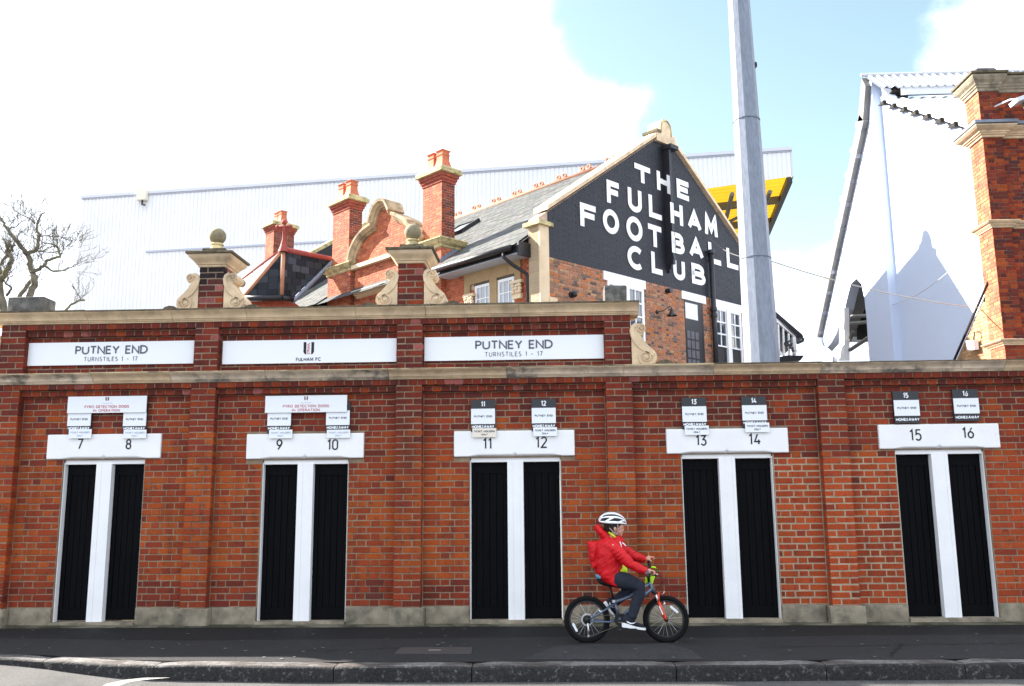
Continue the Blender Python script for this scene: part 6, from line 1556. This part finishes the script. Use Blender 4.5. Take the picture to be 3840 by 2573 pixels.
# drive train
for rr, yy, nm in ((.052,-.052,'chainring'),):
    MB().lathe(bb+Vector((0,yy,0)), [(.030,-.002),(rr,-.003),(rr,.003),(.030,.002),(.030,-.002)], 32, Vector((0,1,0))).build('chainring', M['bk'], bike)
    MB().lathe(bb+Vector((0,yy-.006,0)), [(.050,-.001),(.064,-.001),(.064,.001),(.050,.001),(.050,-.001)], 32, Vector((0,1,0))).build('chain_guard', M['bk'], bike)
pN, pF = B3(795,1325,-.11), B3(590,1160,.11)
pN = B3(800,1322,-.11)
bt_([bb+Vector((0,-.062,0)), B3(800,1318,-.066)], [.012,.009], 'crank', M['bk']); bt_([bb+Vector((0,.062,0)), B3(578,1150,.066)], [.012,.009], 'crank', M['bk'])
for c in (pN, B3(578,1150,.11)): MB().box(c.x-.045, c.x+.045, c.y-.045, c.y+.04, c.z-.012, c.z+.008).build('pedal', M['bk'], bike)
MB().lathe(hr+Vector((0,-.028,0)), [(.02,-.018),(.034,-.016),(.046,0),(.046,.012),(.02,.014)], 24, Vector((0,1,0))).build('freewheel', M['bk'], bike)
MB().lathe(hr+Vector((0,.0,0)), [(.046,-.012),(.062,-.012),(.062,-.010),(.046,-.010)], 28, Vector((0,1,0))).build('spoke_guard', M['chrome'], bike)
MB().tube([hr+Vector((.004,-.05,-.03)), B3(352,1335,-.055), B3(345,1400,-.055)], [.009,.008,.006], 8).build('derailleur', M['chrome'], bike, True)
for x, y in ((352,1345),(352,1405)): MB().lathe(B3(x,y,-.06), [(0,0),(.012,0),(.012,.012),(0,.012)], 12, Vector((0,1,0))).build('jockey_wheel', M['chrome'], bike)
ch = mat('chain_steel', (.10,.09,.08), .5, .2, 30, 0, metal=.5)
MB().tube([hr+Vector((0,-.052,.042)), bb+Vector((0,-.055,.05))], .0035, 5).build('chain', ch, bike); MB().tube([B3(350,1418,-.055), bb+Vector((-.012,-.055,-.05))], .0035, 5).build('chain', ch, bike)
MB().tube([B3(462,1135,-.04), B3(478,1158,-.045), B3(500,1140,-.03)], .010, 6).build('brake_arm', M['chrome'], bike, True)
MB().tube([B3(1128,1085,-.04), B3(1150,1070,-.05), B3(1140,1050,-.03)], .010, 6).build('brake_arm', M['chrome'], bike, True)
MB().tube([B3(1100,985,-.03), B3(1130,965,-.06), B3(1145,940,-.06)], .005, 6).build('brake_arm', M['chrome'], bike, True)

# ================================================================== RIDER
def fuse(mb, voxel, iters=4, fac=.5, disp=None):
    me = bpy.data.meshes.new('tmp'); me.from_pydata([tuple(v) for v in mb.V], [], mb.F); me.update()
    bm = bmesh.new(); bm.from_mesh(me); bmesh.ops.recalc_face_normals(bm, faces=bm.faces); bm.to_mesh(me); bm.free()
    o = bpy.data.objects.new('tmp', me); COL.objects.link(o)
    r = o.modifiers.new('r', 'REMESH'); r.mode = 'VOXEL'; r.voxel_size = voxel
    if iters:
        s_ = o.modifiers.new('s', 'SMOOTH'); s_.factor = fac; s_.iterations = iters
    dg = bpy.context.evaluated_depsgraph_get(); ev = o.evaluated_get(dg); m2 = bpy.data.meshes.new_from_object(ev)
    V = [v.co.copy() for v in m2.vertices]; N = [v.normal.copy() for v in m2.vertices]; F = [list(p.vertices) for p in m2.polygons]
    bpy.data.objects.remove(o)
    if disp:
        V = [v+n*disp(v) for v, n in zip(V, N)]
    out = MB(); out.V = V; out.F = F; return out
def ell(mb, secs, seg=16, cap=True):
    """loft through sections: (front point, back point, half depth, y centre) given in zoomed photo pixels"""
    V = []; F = []
    for (xf, yf), (xb, yb2), hd, yc in secs:
        a, b = B3(xf, yf), B3(xb, yb2); c = (a+b)/2; h = (a-b)/2
        for k in range(seg):
            q = 2*pi*k/seg; V.append(c+h*cos(q)+Vector((0, yc+hd*sin(q), 0)))
    n = len(secs)
    for i in range(n-1):
        for k in range(seg): F.append((i*seg+k, i*seg+(k+1)%seg, (i+1)*seg+(k+1)%seg, (i+1)*seg+k))
    if cap: F += [list(range(seg))[::-1], [(n-1)*seg+k for k in range(seg)]]
    mb.add(V, F)
M['skin'] = mat('skin', (.52,.27,.19), .5, .08, 14, .05, spec=.35); M['red'] = mat('red_nylon', (.50,.005,.010), .55, .10, 9, .12, bscale=30, spec=.25)
M['navy'] = mat('navy_jersey', (.017,.021,.033), .85, .2, 12, .2); M['hair'] = mat('dark_hair', (.012,.008,.006), .6, .3, 60, .3)
M['hivis'] = mat('hi_vis_fabric', (.55,.75,.02), .6, .05, 6, .05); M['helmet_w'] = mat('helmet_white', (.78,.79,.81), .3, .02, 4, 0, spec=.5, coat=.3); M['helmet_k'] = mat('helmet_foam_black', (.01,.01,.012), .6, .1, 6, 0)
M['strap'] = mat('grey_strap', (.35,.34,.33), .8, .05, 5, 0); M['shoe_k'] = mat('shoe_knit_black', (.012,.014,.022), .8, .2, 30, .2); M['sole'] = mat('white_sole', (.80,.80,.80), .6, .03, 5, 0); M['blue'] = mat('pale_blue_cotton', (.10,.30,.42), .8, .1, 8, 0)
per = thing('person', 'child in red jacket, navy trousers and white helmet riding a bicycle', 'person', (B3(640,900).x, YB, 0))
b = MB()
# hidden trunk and limbs so that the body is one figure
ell(b, [((690,840),(500,800),.10,0),((660,680),(480,660),.10,0),((670,540),(480,520),.12,0),((650,430),(510,400),.11,0),((640,380),(560,350),.045,0),((664,345),(572,318),.042,0),((668,300),(580,290),.045,0)])
R_sh, R_el, R_wr = B3(590,455,-.14), B3(782,650,-.19), B3(945,722,-.215)
L_sh, L_el, L_wr = B3(660,455,.14), B3(860,590,.19), B3(985,628,.215)
b.tube([R_sh, R_el, R_wr], [.036,.030,.021], 10); b.tube([L_sh, L_el, L_wr], [.036,.030,.021], 10)
R_hp, R_kn, R_an = B3(640,815,-.085), B3(890,890,-.10), B3(805,1190,-.095)
L_hp, L_kn, L_an = B3(640,815,.085), B3(840,930,.10), B3(592,1085,.095)
for hp, kn, an in ((R_hp,R_kn,R_an),(L_hp,L_kn,L_an)): b.tube([hp, kn, an], [.06,.044,.028], 10); b.sphere(an, .032)
b.tube([R_an, B3(790,1275,-.095), B3(850,1302,-.095)], [.028,.024,.016], 8); b.tube([L_an, B3(572,1115,.095), B3(600,1165,.095)], [.028,.024,.016], 8)
# head
hc = B3(632,248); b.sphere(hc, .094, 1.02, .80, 1.0, 24, 16); b.sphere(B3(668,292), .062, .86, .80, 1.18, 20, 14); b.sphere(B3(686,340), .030, .9, 1.0, .8, 12, 8)
b.tube([B3(700,262), B3(708,285), B3(722,306)], [.010,.012,.013], 8); b.sphere(B3(716,306), .0125, 1, 1.2, .8, 10, 8)
b.sphere(B3(703,328), .0125, .8, 1.5, .5, 10, 8); b.sphere(B3(700,338), .0125, .8, 1.4, .55, 10, 8); b.sphere(B3(694,356), .018, .9, 1.2, .8, 10, 8)
b.sphere(B3(697,252), .022, .5, 1.8, .6, 12, 8)
for s_ in (-1, 1): b.sphere(B3(672,318,.036*s_), .026, .9, .6, 1, 10, 8); b.sphere(B3(627,287,.074*s_), .026, .55, .35, 1.0, 12, 8)
# hands: palm, four fingers, thumb
def hand(wr, kn, fingers, thumb):
    b.tube([wr, wr.lerp(kn,.5), kn], [.021,.027,.026], 10)
    for f in fingers: b.tube(f, [.0095,.0092,.0085,.0075][:len(f)], 8)
    b.tube(thumb, [.011,.0098,.0082], 8)
knR = B3(985,712,-.225)
hand(R_wr, knR, [[B3(985+dx,704+k*2,-.255+.021*k), B3(1014+dx,712+k*2,-.255+.021*k), B3(1022+dx,738,-.255+.021*k), B3(1000,752,-.255+.021*k)] for k, dx in ((0,-6),(1,4),(2,6),(3,2))], [B3(960,728,-.20), B3(985,745,-.185), B3(1004,750,-.18)])
knL = B3(1030,606,.225)
hand(L_wr, knL, [[B3(1028,602+k*2,.20+.02*k), B3(1056+2*k,600+k*4,.20+.02*k), B3(1070+3*k,612+k*5,.20+.02*k), B3(1084-8*(3-k),626+k*2,.20+.02*k)] for k in range(4)], [B3(1005,622,.195), B3(1030,640,.19), B3(1040,650,.19)])
bd = fuse(b, .0055, 3).build('body', M['skin'], per, True)
# face details
fm = MB()
for s_ in (-1, 1): fm.sphere(B3(699,274,.030*s_), .008, .6, 1.2, .8, 10, 8)
fm.build('eyes', mat('eye', (.05,.03,.02), .2, .1, 4, 0), bd, True)
for s_ in (-1, 1): MB().tube([B3(703,258,.018*s_), B3(704,254,.030*s_), B3(694,258,.046*s_)], [.003,.0035,.002], 6).build('eyebrow', M['hair'], bd)
lm = MB(); lm.tube([B3(704,331,-.018), B3(708,330,0), B3(704,331,.018)], [.002,.004,.002], 6); lm.build('lips', mat('lips', (.45,.14,.12), .5, .1, 4, 0), bd, True)
# hair
h = MB(); h.sphere(B3(620,238), .098, 1.04, .84, 1.0, 24, 16); h.sphere(B3(560,285), .052, .9, 1.0, .9, 16, 10); h.sphere(B3(604,266,-.055), .036, .8, .7, 1.1, 12, 8); h.sphere(B3(604,266,.055), .036, .8, .7, 1.1, 12, 8)
h.tube([B3(700,225,-.05), B3(716,238,0), B3(700,225,.05)], [.012,.014,.012], 8); h.sphere(B3(716,240,-.012), .018, .8, 1.3, .8, 10, 8)
hm = fuse(h, .006, 2)
hb = hm.build('hair', M['hair'], per, True)
# helmet: black liner, white shell ribs, rim
def hel(u, v, r=1.0):
    """u 0 back..1 front, v -1 far..1 near side -> point on helmet dome"""
    c = B3(606,222); ax, ay, az = .146*r, .098*r, .110*r
    th = (u-.5)*pi*1.0; al = v*(1.30+.50*(1-u))
    x = sin(th); rr = cos(th)
    p = Vector((ax*x, -ay*rr*sin(al), az*rr*cos(al)))
    p = Matrix.Rotation(radians(9), 3, 'Y')@p
    return c+p+Vector((0,0,-.004))
lin = MB(); V = []; nu, nv = 24, 18
for i in range(nu+1):
    for j in range(nv+1): V.append(hel(.02+.96*i/nu, -1+2*j/nv, .93))
F = [(i*(nv+1)+j, i*(nv+1)+j+1, (i+1)*(nv+1)+j+1, (i+1)*(nv+1)+j) for i in range(nu) for j in range(nv)]
helm = mk('helmet', V, F, M['helmet_k'], per, True); helm['label'] = 'white vented cycling helmet with black openings'
sh = MB()
def rib(path, w, m=sh):
    """curved strip of shell following dome parameters, w = half width in dome units"""
    V = []; n = len(path)
    for i, (u, v) in enumerate(path):
        a, bq = path[max(i-1,0)], path[min(i+1,n-1)]; d = Vector((bq[0]-a[0], (bq[1]-a[1])*.6)); d.normalize(); nn = Vector((-d.y, d.x))
        ww = w if not hasattr(w, '__len__') else w[i]
        for s2, r in ((-1,.94),(-.8,1.0),(.8,1.0),(1,.94)): V.append(hel(u+nn.x*ww*s2, v+nn.y*ww*s2/.6, r))
    m.add(V, [(i*4+k, i*4+k+1, (i+1)*4+k+1, (i+1)*4+k) for i in range(n-1) for k in range(3)])
us = [.03+.94*i/16 for i in range(17)]
for v in (0, .30, -.30, .62, -.62): rib([(u, v*(1-.25*abs(u-.45))) for u in us], [.020+.024*(1-abs(u-.55)*1.2) for u in us])
for s_ in (-1, 1):
    rib([(u, s_*.97) for u in us], [.05]*17)
    rib([(.30+.05*i, s_*(.97-.085*i)) for i in range(5)], [.035]*5); rib([(.62+.05*i, s_*(.97-.085*i)) for i in range(5)], [.03]*5); rib([(.07+.03*i, s_*(.97-.16*i)) for i in range(5)], [.03]*5)
rib([(.955, v) for v in [-.95+.19*i for i in range(11)]], [.030]*11); rib([(.05, v) for v in [-.95+.19*i for i in range(11)]], [.035]*11)
so_ = sh.build('shell_rib', M['helmet_w'], helm, True)
bm = bmesh.new(); bm.from_mesh(so_.data); bmesh.ops.recalc_face_normals(bm, faces=bm.faces); bm.to_mesh(so_.data); bm.free()
sm = so_.modifiers.new('t', 'SOLIDIFY'); sm.thickness = .006
MB().sphere(B3(466,205), .016, .7, 1, 1, 10, 8).build('rear_light', M['fork'], helm, True)
for s_ in (-1, 1):
    MB().tube([B3(655,238,.079*s_), B3(660,300,.066*s_), B3(652,345,.052*s_), B3(664,366,.0)], .0055, 6).build('chin_strap', M['strap'], helm)
    MB().tube([B3(570,278,.076*s_), B3(610,318,.070*s_), B3(650,344,.053*s_)], .0055, 6).build('chin_strap', M['strap'], helm)
# jacket
j = MB()
ell(j, [((664,398),(530,350),.075,0),((700,430),(490,385),.135,0),((738,490),(440,440),.165,0),((748,570),(405,530),.165,0),((738,650),(392,640),.16,0),((726,730),(420,735),.16,0),((716,800),(462,800),.16,0),((703,892),(530,852),.155,0)], 20)
j.tube([B3(600,470,-.115), B3(690,560,-.175), B3(782,648,-.20), B3(870,690,-.21), B3(942,722,-.215)], [.066,.060,.051,.043,.034], 14)
j.tube([B3(650,470,.115), B3(740,520,.165), B3(850,592,.195), B3(920,612,.21), B3(975,630,.215)], [.064,.058,.049,.042,.034], 14)
ell(j, [((480,424),(338,424),.075,-.02),((470,470),(345,470),.10,-.01),((450,530),(355,530),.12,0),((430,600),(362,600),.12,0),((430,690),(388,690),.11,0)], 14)      # blown-up back
ell(j, [((590,360),(500,430),.10,0),((555,330),(482,385),.10,0),((515,300),(455,345),.095,0),((482,262),(420,300),.075,0),((462,240),(412,262),.05,0)], 14)     # hood
ell(j, [((728,398),(640,350),.05,0),((735,420),(600,380),.085,0),((715,450),(560,400),.10,0)], 14)                                # stand-up collar
def crease(v):
    n = noise.noise(Vector((v.x*14+v.z*6, v.y*9, v.z*16-v.x*7)))*.006+abs(noise.noise(Vector((v.x*20-v.z*26, v.y*12, v.z*9))))*-.010+abs(noise.noise(Vector((v.x*15+v.z*12, v.y*10, v.x*9))))*-.008+.006+noise.noise(v*34)*.0025
    return n
jk = fuse(j, .0075, 3, .5, crease).build('jacket', M['red'], per, True)
for (x0, y0, x1, y1) in ((676,420,690,478),(700,428,735,462)): MB().tube([B3(x0,y0,-.105), B3((x0+x1)/2+4,(y0+y1)/2,-.118), B3(x1,y1,-.118)], .005, 6).build('reflective_tab', M['reflector'], jk)
MB().tube([B3(930,740,-.215), B3(948,700,-.215)], .034, 12).build('cuff', mat('grey_cuff', (.12,.13,.15), .8, .1, 5, 0), jk)
# hi-vis vest under the jacket
vs = MB(); ell(vs, [((668,392),(560,308),.062,0),((660,402),(548,322),.068,0)], 18); vs.build('vest_collar', M['hivis'], per, True)
vs = MB(); ell(vs, [((742,650),(560,640),.105,0),((764,715),(560,710),.11,0),((768,758),(600,752),.10,0)], 18); vs.build('vest', M['hivis'], per, True)
sb_ = MB(); ell(sb_, [((520,760),(428,765),.09,0),((520,810),(432,802),.09,0)], 12); sb_.build('shirt_tail', M['blue'], per, True)
# trousers
t = MB()
ell(t, [((720,760),(500,770),.13,0),((740,850),(520,850),.13,0)], 16)
t.tube([R_hp+Vector((-.02,0,.01)), B3(760,830,-.095), R_kn, B3(880,960,-.10), B3(838,1080,-.098), B3(800,1212,-.095)], [.088,.082,.066,.062,.054,.047], 14)
t.tube([L_hp+Vector((-.02,0,.01)), B3(750,860,.095), L_kn, B3(740,990,.10), B3(660,1050,.098), B3(598,1085,.095)], [.086,.080,.062,.056,.050,.045], 14)
fuse(t, .0075, 3, .5, lambda v: noise.noise(v*26)*.003).build('trousers', M['navy'], per, True)
# shoes
def shoe(heel, toe, up, y, name):
    d = (toe-heel); L = d.length; d.normalize(); up = up.normalized()
    def pt(u, v): return heel+d*(L*u)+up*v
    s = MB(); sec = [(0,.0,.085,.030),(.08,0,.112,.034),(.25,0,.116,.036),(.33,0,.098,.037),(.42,0,.068,.038),(.6,0,.052,.042),(.8,0,.042,.040),(.94,0,.030,.032),(1.0,.004,.018,.018)]
    V = []; F = []; k = 12
    for u, lo, hi, hw in sec:
        for i in range(k): a = 2*pi*i/k; V.append(pt(u, .012+(hi-.012)*(.5+.5*sin(a)))+Vector((0, hw*cos(a), 0)))
    for i in range(len(sec)-1):
        for q in range(k): F.append((i*k+q, i*k+(q+1)%k, (i+1)*k+(q+1)%k, (i+1)*k+q))
    F += [list(range(k))[::-1], [(len(sec)-1)*k+q for q in range(k)]]
    o = mk('shoe', V, F, M['shoe_k'], per, True); bm = bmesh.new(); bm.from_mesh(o.data); bmesh.ops.recalc_face_normals(bm, faces=bm.faces); bm.to_mesh(o.data); bm.free()
    V = []; F = []
    for u, th, hw in ((-.02,.040,.030),(.05,.044,.037),(.3,.034,.039),(.55,.022,.044),(.8,.020,.043),(.96,.020,.034),(1.02,.018,.018)):
        V += [pt(u,-.012)+Vector((0,-hw,0)), pt(u,th-.012)+Vector((0,-hw*1.02,0)), pt(u,th-.012)+Vector((0,hw*1.02,0)), pt(u,-.012)+Vector((0,hw,0))]
    n = len(V)//4
    for i in range(n-1):
        for q in range(4): F.append((i*4+q, i*4+(q+1)%4, (i+1)*4+(q+1)%4, (i+1)*4+q))
    F += [(0,1,2,3), tuple((n-1)*4+q for q in (3,2,1,0))]
    so2 = mk('sole', V, F, M['sole'], o); bm = bmesh.new(); bm.from_mesh(so2.data); bmesh.ops.recalc_face_normals(bm, faces=bm.faces); bm.to_mesh(so2.data); bm.free()
    sw = [(.14,.056),(.20,.040),(.32,.030),(.46,.036),(.60,.062),(.46,.046),(.34,.042),(.26,.048)]
    sg = -1
    mk('side_stripe', [pt(u, v)+Vector((0, -.0445, 0)) for u, v in sw], [list(range(len(sw)))], M['sole'], o)
    return o
MB().tube([B3(806,1180,-.095), B3(790,1262,-.095)], .037, 12).build('sock', M['shoe_k'], per, True)
shoe(B3(703,1290,-.095), B3(940,1322,-.095), Vector((.08,0,1)), -.095, 'near')
shoe(B3(522,1082,.095), B3(645,1222,.095), Vector((.75,0,.66)), .095, 'far')
